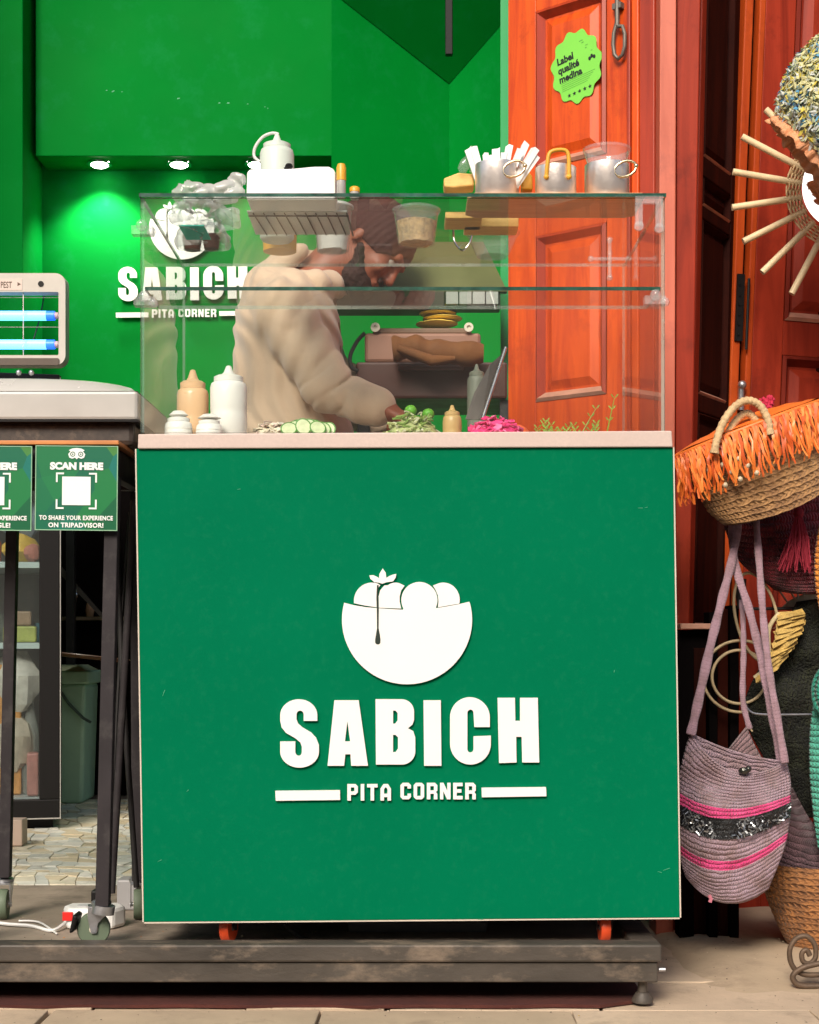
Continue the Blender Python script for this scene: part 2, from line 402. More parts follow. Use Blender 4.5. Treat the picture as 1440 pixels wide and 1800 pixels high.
DECK = mat('worn plywood deck', (.30,.24,.185), .7, var=.25, vscale=4, dirt=(.07,.055,.045), dirt_amt=.7, dscale=5, bump=.3, bscale=50)
GROUND = mat('dusty street stone', (.46,.35,.235), .85, var=.18, vscale=3, dirt=(.20,.14,.10), dirt_amt=.6, dscale=5, bump=.5, bscale=35)
GROUND2 = mat('pale paving stone', (.56,.43,.30), .8, var=.15, vscale=5, dirt=(.28,.21,.15), dirt_amt=.6, dscale=9, bump=.5, bscale=40)
GROUND3 = mat('buff paving stone', (.50,.38,.26), .8, var=.15, vscale=6, dirt=(.22,.16,.12), dirt_amt=.6, dscale=8, bump=.5, bscale=40)
JOINT = mat('floor joint mortar', (.19,.15,.11), .9, var=.3)
TILES = [mat('broken marble '+nm, c, .42, var=.16, vscale=10, dirt=(.22,.19,.13), dirt_amt=.6, dscale=22, bump=.15, bscale=60) for nm, c in
         (('cream', (.74,.68,.52)), ('grey', (.62,.63,.56)), ('ochre', (.68,.58,.40)), ('white', (.80,.78,.68)))]
REDMAT = mat('red brown carpet edge', (.075,.018,.012), .95, var=.3, bump=.4, bscale=200)  # carpet colour darkened to stand in for the shadow under the platform
EMIT_LAMP = mat('lit downlight', (1,1,.95), .5, emis=(1,.97,.88), estr=22)
EMIT_TUBE = mat('lit uv tube', (.2,.5,1), .4, emis=(.12,.50,1.0), estr=2.1)
EMIT_TUBE_END = mat('blue end of uv tube', (.05,.2,.9), .4, emis=(.004,.10,.85), estr=1.2)
ORANGE_WOOD = wood('varnished orange red pine', (.42,.034,.003), (.74,.100,.005), .42, 1.0, coat=.06)
RED_MOULD = wood('deep red moulding', (.10,.012,.007), (.20,.024,.013), .6, .9, knots=False, coat=0, spec=.05)
ORANGE_MOULD = wood('darker red moulding', (.26,.028,.010), (.40,.045,.014), .36, 1.0, knots=False)
PINK_WOOD = wood('faded salmon painted post', (.44,.095,.055), (.62,.165,.10), .5, .8, knots=False, coat=.05)
RED_WOOD = wood('red varnished cedar', (.17,.014,.005), (.37,.038,.014), .5, .9, knots=False, coat=.0, bump=.3, spec=.2)
RED_EDGE = wood('red orange door edge', (.30,.034,.005), (.50,.075,.010), .5, .9, knots=False, coat=0, spec=.2)
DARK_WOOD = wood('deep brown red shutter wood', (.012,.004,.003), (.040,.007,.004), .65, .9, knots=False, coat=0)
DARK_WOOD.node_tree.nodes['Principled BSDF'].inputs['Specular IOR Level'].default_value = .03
IRON = mat('dull grey brown iron', (.16,.14,.12), .5, .5, var=.2)
WEAR = mat('worn pale moulding edge', (.50,.25,.17), .5, var=.2, vscale=20)
TRAYWOOD = wood('pale wooden serving board', (.50,.27,.12), (.72,.44,.22), .5, 2.0, knots=False, axis='X')
YELLOWWOOD = wood('yellow bamboo', (.62,.36,.08), (.85,.55,.17), .45, 2.0, knots=False, axis='X')
BLACK_VOID = mat('soot black cloth', (.005,.004,.004), 1.0, spec=0.0)  # for cloth, the door groove and the boards that stand for shade
# ---------------------------------------------------------------- ground, deck, shop shell
mb = MB(); mb.box((-14,-8,-.3), (14,14,-.012)); ground = part('ground', mb, JOINT, kind='structure')
y = 2.42; row = 0
while y < 4.4:                                    # paving stones of the lane
    hgt = .20 + rnd.random()*.06; x = -1.9 + rnd.random()*.2
    while x < 2.3:
        wd = .26 + rnd.random()*.24
        if y < 3.25 or x > .25:
            j = lambda: rnd.uniform(-.005, .005)
            g = .003; z = rnd.uniform(-.003, .001)
            L = [(x+g+j(), y+g+j()), (x+wd*.5, y+g+j()*.7), (x+wd-g+j(), y+g+j()), (x+wd-g+j(), y+hgt-g+j()), (x+wd*.45, y+hgt-g+j()*.7), (x+g+j(), y+hgt-g+j())]
            m_ = MB(); m_.prism([(a, b_, z) for a, b_ in L], (0,0,-.02))
            part('paving_stone', m_, rnd.choice([GROUND, GROUND2, GROUND3, GROUND]), ground, bevel=.002)
        x += wd
    y += hgt; row += 1
# rough plaster apron at the right where the stones are buried
mb = MB(); n_ = 26
vs = []; 
for j_ in range(n_+1):
    for i_ in range(n_+1):
        X = .50 + 1.9*i_/n_; Y = 2.86 + 1.5*j_/n_
        ed = min(1, max(0,(Y-2.86)*3.5))*min(1, max(0,(X-.5)*8)); vs.append((X, Y, -.022 + .034*ed**.6 + .007*noise.noise((X*5, Y*5, 0)) + .003*noise.noise((X*23, Y*23, 5))))
mb.add(vs, [(j_*(n_+1)+i_, j_*(n_+1)+i_+1, (j_+1)*(n_+1)+i_+1, (j_+1)*(n_+1)+i_) for j_ in range(n_) for i_ in range(n_)])
part('path', mb, GROUND, smooth=True, kind='structure')
mb = MB(); L = [(-2.2, 2.86)] + [(-2.2 + 2.55*i/30, 2.852 + .012*noise.noise((i*.7, 3, 1)) - .0*i) for i in range(31)] + [(.44, 2.90), (.44, 3.7), (-2.2, 3.7)]
mb.prism([(a, b_, .0) for a, b_ in L[1:]], (0,0,.006))
part('street_carpet', mb, REDMAT, label='red brown carpet strip lying under the raised platform', cat='carpet')

# raised platform with the two stacked steel beams
pl = thing('platform', 'low worn steel and board platform carrying the green stand', 'platform', (-.7, 3.2, 0))
mb = MB(); mb.box((-2.3,2.90,.080), (.42,3.64,.100)); part('deck_board', mb, DECK, pl, bevel=.002)
xr = Xof(1164, 2.85)
mb = MB(); mb.box((-2.3,2.85,.0842), (xr,2.90,Zof(1661,2.85))); part('top_rail', mb, BEAM, pl, bevel=.004)
mb = MB(); mb.box((-2.3,2.858,Zof(1729,2.85)), (xr-.006,2.90,.0832)); part('front_beam', mb, BEAM, pl, bevel=.003)
mb = MB(); mb.box((xr-.05,2.902,.06), (xr-.001,3.60,Zof(1661,2.85)-.001)); part('side_rail', mb, BEAM, pl, bevel=.003)
for X in (-1.9, -.95, .432):
    mb = MB(); mb.lathe([(.009,.0),(.009,.046)], (X,2.885,.0), 10); mb.lathe([(.020,.004),(.020,.010),(.012,.022),(.009,.022)], (X,2.885,0), 14)
    part('foot', mb, ZINC if X < 0 else BEAM, pl, smooth=True)
mb = MB(); mb.tube([(xr-.002,2.875,.066),(xr+.010,2.875,.066)], .004, 8); part('bolt', mb, ZINC, pl)

# shop floor of broken marble
mb = MB(); mb.box((-2.4,3.641,-.01), (.34,6.0,.094)); sf = part('shop_floor', mb, JOINT, kind='structure')
gx, gy = 9, 31
def tilepiece(q, z, m_, mi):
    cx = sum(p[0] for p in q)/len(q); cy = sum(p[1] for p in q)/len(q)
    q = [(cx+(p[0]-cx)*.94, cy+(p[1]-cy)*.94) for p in q]; m_.prism([(p[0], p[1], z) for p in q], (0,0,-.012), mi)
def tgrid(x0f, y0, nx, ny, cw, ch, out):
    P = {}
    for j in range(ny+1):
        y = y0 + j*ch
        for i in range(nx+1): P[i,j] = (x0f(y) + i*cw(y) + rnd.uniform(-.36,.36)*cw(y)*(0 < i < nx), y + (rnd.uniform(-.34,.34)*ch if 0 < j < ny else 0))
    for i in range(nx):
        for j in range(ny): out([P[i,j], P[i+1,j], P[i+1,j+1], P[i,j+1]])
fx = lambda y: Xof(-2, y); fwid = lambda y: (Xof(252,y)-Xof(-2,y))/gx
def one(q):
    m_ = MB()
    if rnd.random() < .12 and len(q) == 4: q = [q[0], q[1], ((q[1][0]+q[2][0])/2+.01, (q[1][1]+q[2][1])/2), q[2], q[3]]
    tilepiece(q, .0985+rnd.uniform(0,.0035), m_, 0); part('tile', m_, rnd.choice(TILES), sf)
tgrid(fx, 3.646, gx, gy, fwid, .062, one)
rest = MB()
tgrid(lambda y: -2.38, 3.646, 12, 20, lambda y: (fx(y)+2.38-.003)/12, .0965, lambda q: tilepiece(q, .0985+rnd.uniform(0,.0035), rest, rnd.randrange(4)))
tgrid(lambda y: Xof(252,y)+.004, 3.646, 9, 16, lambda y: (.0-Xof(252,y))/9*.98, .072, lambda q: tilepiece(q, .0985+rnd.uniform(0,.0035), rest, rnd.randrange(4)))
part('tiles', rest, TILES, sf, kind='stuff')

# shop: walls, bulkhead over the back niche, partition
sh = thing('sandwich_shop', 'green painted open fronted shop behind the stand', 'shop', (-.7, 5.0, .1))
BY = 5.80
mb = MB(); mb.box((-2.5,BY,.095), (.5,BY+.15,5.4)); part('back_wall', mb, WALL_GREEN, sh)
mb = MB(); mb.box((Xof(38,5.5)-1.2,5.5,.095), (Xof(40,5.5),BY-.002,5.4)); part('pillar', mb, WALL_GREEN, sh, bevel=.004)
zb = Zof(300, BY); yb = FOC*(zb-EYE)/(HOR-274)   # underside seen between the two lines
mb = MB(); mb.box((Xof(42,5.5)+.012,yb,zb), (.3,BY-.003,4.3)); blk = part('bulkhead', mb, WALL_GREEN, sh, bevel=.003)
mb = MB(); mb.box((-2.65,3.95,.0), (-2.5,BY+.15,5.4)); part('side_wall', mb, WALL_GREEN, sh)
mb = MB(); mb.box((-2.65,3.9,5.4), (1.2,BY+.2,5.5)); part('roof', mb, WALL_GREEN, sh)  # out of view, added to keep sky light from leaking into the shop
mb = MB(); mb.box((-3.6,3.78,5.2), (.19,3.9,5.9)); part('front_wall', mb, WALL_GREEN, sh)  # header out of view, its height set so sun reaches the bulkhead
mb = MB(); mb.box((-3.6,3.78,.0), (-2.0,3.9,5.2)); part('front_wall', mb, WALL_GREEN, sh)
C0 = Vector((.124, 4.85)); L0 = Vector((-.233, 4.646)); Rn = Vector((.2776, 4.717)); zc = 2.40
bk = Vector((-.03,.05))
mb = MB(); mb.prism([(L0.x,L0.y,.095),(C0.x,C0.y,.095),(C0.x+.02,C0.y+.12,.095),(C0.x-.1,C0.y+.12,.095),(L0.x+.006,L0.y+.10,.095)], (0,0,5.3)); part('partition', mb, WALL_GREEN, sh)
mb = MB(); mb.prism([(Rn.x,Rn.y,.095),(C0.x,C0.y-.001,.095),(C0.x+.05,C0.y+.1,.095),(Rn.x+.15,Rn.y+.02,.095)], (0,0,5.3)); part('side_wall', mb, WALL_GREEN, sh)
# low ceiling over the right bay, following both walls
e = (L0-C0).normalized()
q0 = C0 + e*.775; dR = (Rn-C0).normalized()
mb = MB(); mb.prism([(C0.x,C0.y-.004,zc+.004),(L0.x+.002,L0.y-.002,zc+4.85-L0.y+.002),(L0.x+.002,4.40,zc+.45),(Rn.x+.02,4.40,zc+.45),(Rn.x,Rn.y-.002,zc+4.85-Rn.y+.002)], (0,.05,.1)); part('stair_soffit', mb, WALL_GREEN, sh)
# chipped paint along the bulkhead
for i_ in range(11):
    px = rnd.choice((rnd.uniform(180,330), rnd.uniform(380,480), rnd.uniform(60,480))); py = 160 + (px-190)*.10 + rnd.uniform(-2.5,2.5); a = at(px, py, yb); w_ = rnd.uniform(.0015,.006); h_ = rnd.uniform(.0010,.0028)
    if px < 60: continue
    m_ = MB(); m_.prism([a+Vector(q_) for q_ in ((-w_,-.0006,-h_),(w_*.6,-.0006,-h_*.7),(w_,-.0006,h_*.5),(-w_*.4,-.0006,h_))], (0,.0004,0)); part('paint_chip', m_, mat('pale chipped paint %d' % i_, (.10,.42,.22), .7), sh)
# jamb strip beside the orange door
mb = MB(); mb.prism([(Xof(880,4.1),4.1,.0),(Xof(899,4.1)+.03,4.1,0),(Rn.x+.17,Rn.y+.02,0),(Rn.x+.002,Rn.y-.004,0)], (0,0,5.4)); part('jamb', mb, mat('bright green jamb paint', (.002,.34,.085), .4, var=.06), sh)
# black hanging pipe
mb = MB(); mb.box((Xof(783,4.3),4.3,Zof(95,4.3)), (Xof(796,4.3),4.32,4.28)); part('hanging_channel', mb, BLACKP, label='black square channel hanging down inside the shop, above the pots', cat='channel', bevel=.002)
# downlights
for k, (px, py) in enumerate(((175,287),(315,287),(452,287))):
    Yl = (zb-EYE)*FOC/(HOR-py); X = Xof(px, Yl)
    t = thing('downlight', ['lit recessed spot above the insect killer, at the left of the row', 'lit recessed spot above the wall lettering, middle of the row', 'lit recessed spot behind the white squeeze bottle'][k], 'ceiling light', (X,Yl,zb), 'recessed spots under the bulkhead')
    mb = MB(); mb.lathe([(.036,-.006),(.046,-.005),(.047,-.0005),(.036,-.0005)], (X,Yl,zb), 28); part('ring', mb, CHROME, t, smooth=True)
    mb = MB(); mb.ball((X,Yl,zb-.004), (.034,.034,.012), 16); part('bulb', mb, EMIT_LAMP, t, smooth=True)
    ld = bpy.data.lights.new('spot', 'SPOT'); ld.energy = (20, 2.0, 2.2)[k]; ld.spot_size = R(112); ld.spot_blend = .6; ld.shadow_soft_size = .03; ld.color = (1,.96,.85)
    lo = bpy.data.objects.new('spot', ld); COL.objects.link(lo); lo.location = (0,-.01,-.03); lo.rotation_euler = (R(8),0,0); lo.parent = t

# ---------------------------------------------------------------- the cart
YC = 2.90
TL, TR, BR_, BL = at(240,789,YC), at(1183,786,YC), at(1195,1613,YC), at(253,1621,YC)
cart = thing('food_cart', 'green fronted food cart with white lettering and bowl emblem', 'food stand', (0, 3.15, .1))
def CP(px, py, d=0.0):                             # a point on the cart's front, d metres proud of it
    return at(px, py, YC) + Vector((0, -d, 0))
bk = Vector((0,.012,0))
mb = MB(); mb.prism([TL, TR, BR_, BL], bk); part('front_panel', mb, CART_GREEN, cart, bevel=.0012)
# thin cream edging all round the sheet
mb = MB(); t_ = .0028
for a, b_ in ((TL,BL),(TR,BR_),(BL,BR_)):
    d = (b_-a).normalized(); nrm = Vector((d.z,0,-d.x)); 
    if (a+b_).dot(Vector((1,0,0))) and a is TL: nrm = -nrm if nrm.x > 0 else nrm
    elif a is TR: nrm = nrm if nrm.x > 0 else -nrm
    else: nrm = nrm if nrm.z < 0 else -nrm
    mb.prism([a+nrm*.0003, b_+nrm*.0003, b_+nrm*t_, a+nrm*t_], Vector((0,.016,0)))
part('edge_trim', mb, TRIM, cart)
# carcass
mb = MB(); c_ = [TL+Vector((.008,.0125,0)), TR+Vector((-.008,.0125,0)), BR_+Vector((-.012,.0125,.010)), BL+Vector((.012,.0125,.010))]
mb.prism(c_, Vector((0,.55,0))); part('carcass', mb, BLACKP, cart)
zt = Zof(757, 2.893)
mb = MB(); mb.prism([at(243,763,2.893), at(1181,757,2.893), at(1183,785.5,2.893), at(242,788.5,2.893)], (0,.60,0)); part('counter', mb, COUNTER, cart, bevel=.002)
# lettering and emblem: coordinates read at 2.769 times the photograph from (460, 960)
def Q(zx, zy): return (460 + zx/2.769, 960 + zy/2.769)
def arc(cx, cy, rx, ry, a0, a1, n=14):
    return [(cx + rx*math.cos(R(a0+(a1-a0)*i/n)), cy - ry*math.sin(R(a0+(a1-a0)*i/n))) for i in range(n+1)]
def letterpart(name, loops, par, mt, t0=.0004, t1=.007, qf=Q, label=None):
    m_ = MB(); m_.plate([[qf(*p) for p in L] for L in loops], lambda a, b_, c: CP(a, b_, c), t0, t1)
    return part(name, m_, mt, par, label=label)
glyphs = []
S_ = [(272,850),(206,850),(206,822)] + arc(188.5,820,17.5,20,0,180,10) + [(171,842),(178,862),(200,882),(242,906),(266,932),(280,968),(280,1000)] + arc(186,1000,94,77,0,-180,18) + [(92,950),(165,950),(165,1000)] + arc(181,1000,16,20,180,360,10) + [(197,975),(190,955),(165,934),(120,908),(99,882),(92,850)] + arc(182,822,90,77,180,0,18)
A_ = [(355,750),(473,750),(518,1068),(437,1068),(433,1012),(408,1012),(402,1068),(322,1068)]
B_ = [(555,745),(680,745)] + arc(682,805,60,60,90,0,8) + [(742,846),(734,868),(712,886),(738,900),(748,930),(748,995)] + arc(684,998,64,64,0,-90,8) + [(557,1062)]
C_ = [(1110,880),(1035,880),(1031,815)] + arc(1016,812,15,17,0,180,10) + [(1001,985)] + arc(1016,987,15,17,180,360,10) + [(1031,985),(1031,925),(1115,922),(1115,962)] + arc(1016,962,99,100,0,-180,20) + [(917,835)] + arc(1013.5,832,96.5,97,180,0,20)
H_ = [(1148,738),(1232,738),(1234,850),(1257,850),(1257,738),(1343,738),(1350,1052),(1268,1052),(1265,927),(1238,927),(1240,1052),(1155,1055)]
for L in ([S_], [A_, [(418,850),(432,950),(406,950)]], [B_, [(640,800),(652,800),(662,812),(662,848),(650,864),(640,864)], [(640,918),(652,918),(664,930),(664,985),(652,1002),(640,1002)]],
          [[(788,750),(872,750),(875,1068),(791,1068)]], [C_], [H_]):
    glyphs.append(letterpart('letter', L, cart, WHITE_LETTER))
glyphs.append(letterpart('bar', [[(68,1190),(382,1187),(383,1234),(70,1238)]], cart, WHITE_LETTER))
glyphs.append(letterpart('bar', [[(1070,1175),(1383,1172),(1385,1216),(1072,1221)]], cart, WHITE_LETTER))
# small squared letters, 18 x 28 grid, drawn upwards
def gl(ch):
    o = {'P': [[(0,0),(0,28),(14,28),(18,24),(18,14),(14,10),(6,10),(6,0)], [(6,15.5),(12,15.5),(12,22.5),(6,22.5)]],
         'I': [[(0,0),(0,28),(6,28),(6,0)]],
         'T': [[(6,0),(6,22.5),(0,22.5),(0,28),(18,28),(18,22.5),(12,22.5),(12,0)]],
         'A': [[(0,0),(0,20),(5,28),(13,28),(18,20),(18,0),(12,0),(12,6),(6,6),(6,0)], [(6,11.5),(12,11.5),(12,19),(10,22.5),(8,22.5),(6,19)]],
         'C': [[(4,0),(0,4),(0,24),(4,28),(14,28),(18,24),(18,18.5),(12,18.5),(12,22.5),(6,22.5),(6,5.5),(12,5.5),(12,9.5),(18,9.5),(18,4),(14,0)]],
         'O': [[(4,0),(0,4),(0,24),(4,28),(14,28),(18,24),(18,4),(14,0)], [(6,5.5),(12,5.5),(12,22.5),(6,22.5)]],
         'R': [[(0,0),(0,28),(14,28),(18,24),(18,15),(15.5,12.5),(18,9),(18,0),(12,0),(12,9.5),(6,9.5),(6,0)], [(6,15),(12,15),(12,22.5),(6,22.5)]],
         'N': [[(0,0),(0,28),(6,28),(12.5,14),(12.5,28),(18,28),(18,0),(12,0),(5.5,14),(5.5,0)]],
         'E': [[(0,0),(0,28),(16,28),(16,22.5),(6,22.5),(6,17),(14,17),(14,11.5),(6,11.5),(6,5.5),(16,5.5),(16,0)]]}
    return o[ch]
for word, zx0, zx1, zy in (('PITA', 418, 630, 1237), ('CORNER', 676, 1042, 1231)):
    wd = [6 if c == 'I' else (16 if c == 'E' else 18) for c in word]; s_ = 2.84
    gap = ((zx1-zx0) - sum(w*s_ for w in wd)) / (len(word)-1); x = zx0
    for c, w in zip(word, wd):
        glyphs.append(letterpart('letter', [[(x + a*s_, zy - b_*2.84) for a, b_ in L] for L in gl(c)], cart, WHITE_LETTER))
        x += w*s_ + gap
bowl = [(402,276),(450,288),(505,297),(560,302),(620,306),(688,310)] + arc(768,263,88,88,208,-24,26) + [(850,302),(900,294),(960,283),(1010,271)] + arc(708,358,316,314,14,-194,60)
glyphs.append(letterpart('bowl', [bowl], cart, WHITE_LETTER))
egg1 = [(560,298),(500,289),(450,278)] + arc(538,266,88,88,176,72,10) + [(578,190),(565,208),(560,240)]
egg2 = [(571,300),(570,245),(578,215),(598,192)] + arc(652,240,60,62,128,60,8) + [(696,193),(680,215),(672,245),(672,270),(680,304)]
egg3 = [(858,298),(861,270),(858,240),(846,212),(834,192)] + arc(884,262,80,84,115,-8,14) + [(962,280)]
for eg in (egg1, egg2, egg3): glyphs.append(letterpart('egg', [eg], cart, WHITE_LETTER, t1=.0066))
leaf_ = [(549,176),(530,160),(525,143),(545,142),(562,150),(572,156),(574,135),(590,109),(604,130),(608,155),(622,146),(640,139),(656,136),(652,155),(640,172),(605,177),(588,184),(570,178)]
glyphs.append(letterpart('leaf', [leaf_], cart, WHITE_LETTER))
drip = [(562,190),(570,190),(567,250),(571,305),(570,400),(576,430),(579,455),(578,470)] + arc(566,466,13,13,0,-180,8) + [(553,455),(557,430),(562,400),(561,305),(559,250)]
glyphs.append(letterpart('drip', [drip], cart, LETTER_GAP, t0=.0072, t1=.0076))
# the same raised sign on the shop's back wall
sign = thing('wall_sign', 'white raised lettering and bowl emblem on the green back wall', 'sign', (0, BY, 1.9))
off = Vector((Xof(321.5, BY) - CP(717,1400).x, 0, Zof(552, BY) - CP(717,1391).z))
sgl = []
for g in glyphs:
    c = g.copy(); COL.objects.link(c); c.parent = sign
    c.location = Vector((0,0,0)) + ORG[cart.name] + off - ORG[sign.name]; c.location.y = BY - .0405 - (YC - ORG[cart.name].y) + .036
    c.location.y = (BY - .012) - ORG[sign.name].y + (ORG[cart.name].y - YC)
    sgl.append(c)

def caster(px, py, Y, ang, r, wheelm, forkm, label, hub=ZINC, plate=True, big=1.0, name='caster', parent=None):
    """swivel caster: wheel, fork, stem; ang is the heading of the wheel"""
    zf = .1004; c = Vector((Xof(px, Y), Y, zf + r)); a = R(ang)
    d = Vector((math.cos(a), math.sin(a), 0)); ax = Vector((-d.y, d.x, 0)); up = Vector((0,0,1)); fr = Frame(c, d, up, ax)
    w_ = r*.30; m_ = MB()
    prof = [(r*.55,-w_),(r*.93,-w_),(r,-w_*.6),(r,w_*.6),(r*.93,w_),(r*.55,w_)]
    f2 = Frame(c, d, up, ax)
    m_.lathe(prof, c, 24, fr=lambda x, y, z: f2(x, y, z)); cs = part(name, m_, wheelm, parent, smooth=40, label=label)
    m_ = MB(); m_.lathe([(r*.18,-w_*1.1),(r*.54,-w_*.7),(r*.54,w_*.7),(r*.18,w_*1.1)], c, 18, fr=lambda x, y, z: f2(x, y, z)); part('hub', m_, hub, cs, smooth=40)
    m_ = MB()
    for sgn in (-1, 1):
        L = [(-r*.15,-r*.2),(r*.15,-r*.2),(r*.25,r*.4),(r*1.0,r*1.15),(r*1.0,r*1.35),(-r*.35,r*1.35),(-r*.35,r*.7)]
        m_.prism([f2(x, y, sgn*w_*1.45) for x, y in L], ax*(sgn*.0025))
    m_.box((-r*.35, r*1.30, -w_*1.6), (r*1.0, r*1.42, w_*1.6), f2)
    m_.tube([f2(0,0,-w_*1.8), f2(0,0,w_*1.8)], r*.14, 10)
    m_.lathe([(r*.62,0),(r*.62,r*.18),(r*.5,r*.26)], f2(r*.45,r*1.44,0), 18); m_.lathe([(r*.3,r*.26),(r*.3,r*.9)], f2(r*.45,r*1.44,0), 12)
    part('fork', m_, forkm, cs, smooth=40)
    return cs
ORNG = mat('orange polyurethane wheel', (.70,.075,.02), .4, var=.1)
caster(402,1650,2.955,76,.030, ORNG, BLACKM, None, parent=cart)
caster(1062,1650,2.955,92,.030, ORNG, BLACKM, None, parent=cart)
caster(450,1650,3.42,60,.036, ORNG, BLACKM, None, parent=cart); caster(980,1650,3.42,120,.036, ORNG, BLACKM, None, parent=cart)
mb = MB(); mb.box((.17,3.12,.105), (.36,3.40,.150)); 
mb = MB(); mb.prism([at(610,1618,3.06), at(860,1618,3.06), at(850,1662,3.06), at(618,1662,3.06)], (0,.3,0)); part('storage_tub', mb, mat('dull grey plastic', (.07,.07,.075), .5, var=.2), label='dull grey tub pushed under the green cart', cat='tub', bevel=.006)
path = [at(492,1612,3.0), at(505,1632,3.0), at(530,1648,3.0), at(560,1656,2.99), at(620,1658,2.98), at(760,1657,2.98)]
mb = MB(); mb.tube(path, .0035, 6); part('power_cable', mb, RUBBER, smooth=True, label='black cable drooping under the front of the green cart', cat='cable')

# ---------------------------------------------------------------- glass case
case = thing('display_case', 'clear glass food case with a middle shelf on the cart counter', 'display case', (0, 3.2, zt))
Yf, Yb, g = 2.925, 3.467, .006
zt0, zt1 = zt + .0006, Zof(347, Yf)
xl, xr_ = Xof(247,Yf), Xof(1169,Yf)
def pane(name, p0, p1, thin):
    m_ = MB(); m_.box(p0, p1)
    # box face order: -z +z -y +x +y -x ; the narrow ones carry the green edge
    mm = {'x': [2,2,2,0,2,0], 'y': [1,1,0,1,0,1], 'z': [0,0,1,1,2,1]}[thin]; m_.m = mm
    return part(name, m_, [GLASS, GLASS_EDGE, EDGE_PALE], case, recalc=True)
pane('front_pane', (xl,Yf,zt0), (xr_,Yf+g,zt1-.0005), 'y')
pane('side_pane', (xl,Yf+g+.0005,zt0), (xl+g,Yb,zt1-.0005), 'x')
pane('side_pane', (xr_-g,Yf+g+.0005,zt0), (xr_,Yb,zt1-.0005), 'x')
pane('top_pane', (xl-.002,Yf-.004,zt1), (xr_+.002,Yb+.004,zt1+.007), 'z')
zs = Zof(511, Yf+.01)
pane('shelf_pane', (xl+g+.001,Yf+g+.002,zs), (xr_-g-.001,Yf+.175,zs+.007), 'z')
ztop = zt1 + .0075
def clip(px, py, Y, kind):
    c = at(px, py, Y); m_ = MB()
    if kind == 'corner':
        m_.box((c.x-.028,Y-.010,c.z-.004),(c.x+.024,Y-.002,c.z+.010)); m_.box((c.x-.028,Y-.010,c.z-.045),(c.x-.014,Y-.002,c.z-.004))
        m_.box((c.x+.010,Y-.010,c.z-.048),(c.x+.024,Y-.002,c.z-.004)); m_.lathe([(.009,-.004),(.009,.004)], c, 12, fr=Frame(c+Vector((-.021,-.007,-.046))))
        m_.lathe([(.009,-.004),(.009,.004)], c, 12, fr=Frame(c+Vector((.017,-.007,-.050))))
    elif kind == 'knob':
        m_.ball(c+Vector((0,-.006,0)), (.011,.011,.011), 10); m_.box((c.x-.02,Y-.004,c.z-.016),(c.x+.02,Y+.02,c.z+.0))
        m_.ball(c+Vector((.018,-.002,-.012)), .009, 8)
    elif kind == 'cross':
        m_.tube([c+Vector((-.042,0,0)), c+Vector((.042,0,0))], .004, 8); m_.tube([c+Vector((0,0,.042)), c+Vector((0,0,-.042))], .0045, 8)
        for q in ((-.042,0),(.042,0),(0,.042),(0,-.042)): m_.ball(c+Vector((q[0],0,q[1])), .0075, 8)
    part('clip', m_, CLEAR, case, smooth=True)
clip(1142,356,2.925,'corner'); clip(1152,520,2.925,'knob'); clip(254,522,2.925,'knob'); clip(250,397,2.925,'knob'); clip(1072,455,3.46,'cross')
# ---------------------------------------------------------------- orange panelled door leaf
def raised_panel(par, fr, s0, s1, z0, z1, wood_, mould, pane_m, d=0.0, mw=.022, name='panel', inset=.010):
    """mouldings round a sunk field with a raised centre"""
    m_ = MB(); m_.box((s0,z0,d-inset-.004), (s1,z1,d-inset), fr); 
    a, b_ = s0+mw*1.25, s1-mw*1.25; c, e_ = z0+mw*1.25, z1-mw*1.25; k = min(mw*.9, (b_-a)*.2)
    m_.add([fr(a,c,d-inset), fr(b_,c,d-inset), fr(b_,e_,d-inset), fr(a,e_,d-inset), fr(a+k,c+k,d-.001), fr(b_-k,c+k,d-.001), fr(b_-k,e_-k,d-.001), fr(a+k,e_-k,d-.001)],
           [(0,1,5,4),(1,2,6,5),(2,3,7,6),(3,0,4,7),(4,5,6,7)])
    p = part(name, m_, pane_m, par)
    m_ = MB(); o_ = .007
    def strip(x0,y0,x1,y1,nx,ny,mi):      # bevelled moulding bar from corner to corner
        vs = [fr(x0,y0,d+o_*.2), fr(x1,y1,d+o_*.2), fr(x1+nx[1]*mw,y1+ny[1]*mw,d-inset+.0005), fr(x0+nx[0]*mw,y0+ny[0]*mw,d-inset+.0005),
              fr(x0+nx[0]*mw*.35,y0+ny[0]*mw*.35,d+o_), fr(x1+nx[1]*mw*.35,y1+ny[1]*mw*.35,d+o_)]
        m_.add(vs, [(0,1,5,4),(4,5,2,3)], mi)
    strip(s0,z1,s1,z1,(1,-1),(-1,-1),0); strip(s0,z0,s0,z1,(1,1),(1,-1),0); strip(s1,z0,s1,z1,(-1,-1),(1,-1),0); strip(s0,z0,s1,z0,(1,-1),(1,1),1)
    part('moulding', m_, [mould, WEAR], p, recalc=False)
    return p
Pl, Pr = Vector((.245,3.87,0)), Vector((.565,3.60,0)); du = (Pr-Pl).normalized(); LW = (Pr-Pl).length
DF = Frame(Pl, du, (0,0,1), (du.y, -du.x, 0))
def ds(px): # position along the leaf for a photo column
    t = (px-720)/FOC; return (Pl.x - t*Pl.y)/(t*du.y - du.x)
def dz(px, py):
    q = Pl + du*ds(px); return Zof(py, q.y)
od = thing('panelled_door', 'open orange red varnished door leaf with a lime sticker, behind the glass case', 'door', (.4,3.75,.1))
z_b, z_t = .10, 2.62
s1, s2, s3, s4 = ds(942), ds(1066), ds(1104), LW
P1, P2, P0 = (dz(1000,285), dz(1000,2)), (dz(1000,700), dz(1000,404)), (.32, dz(1000,800))
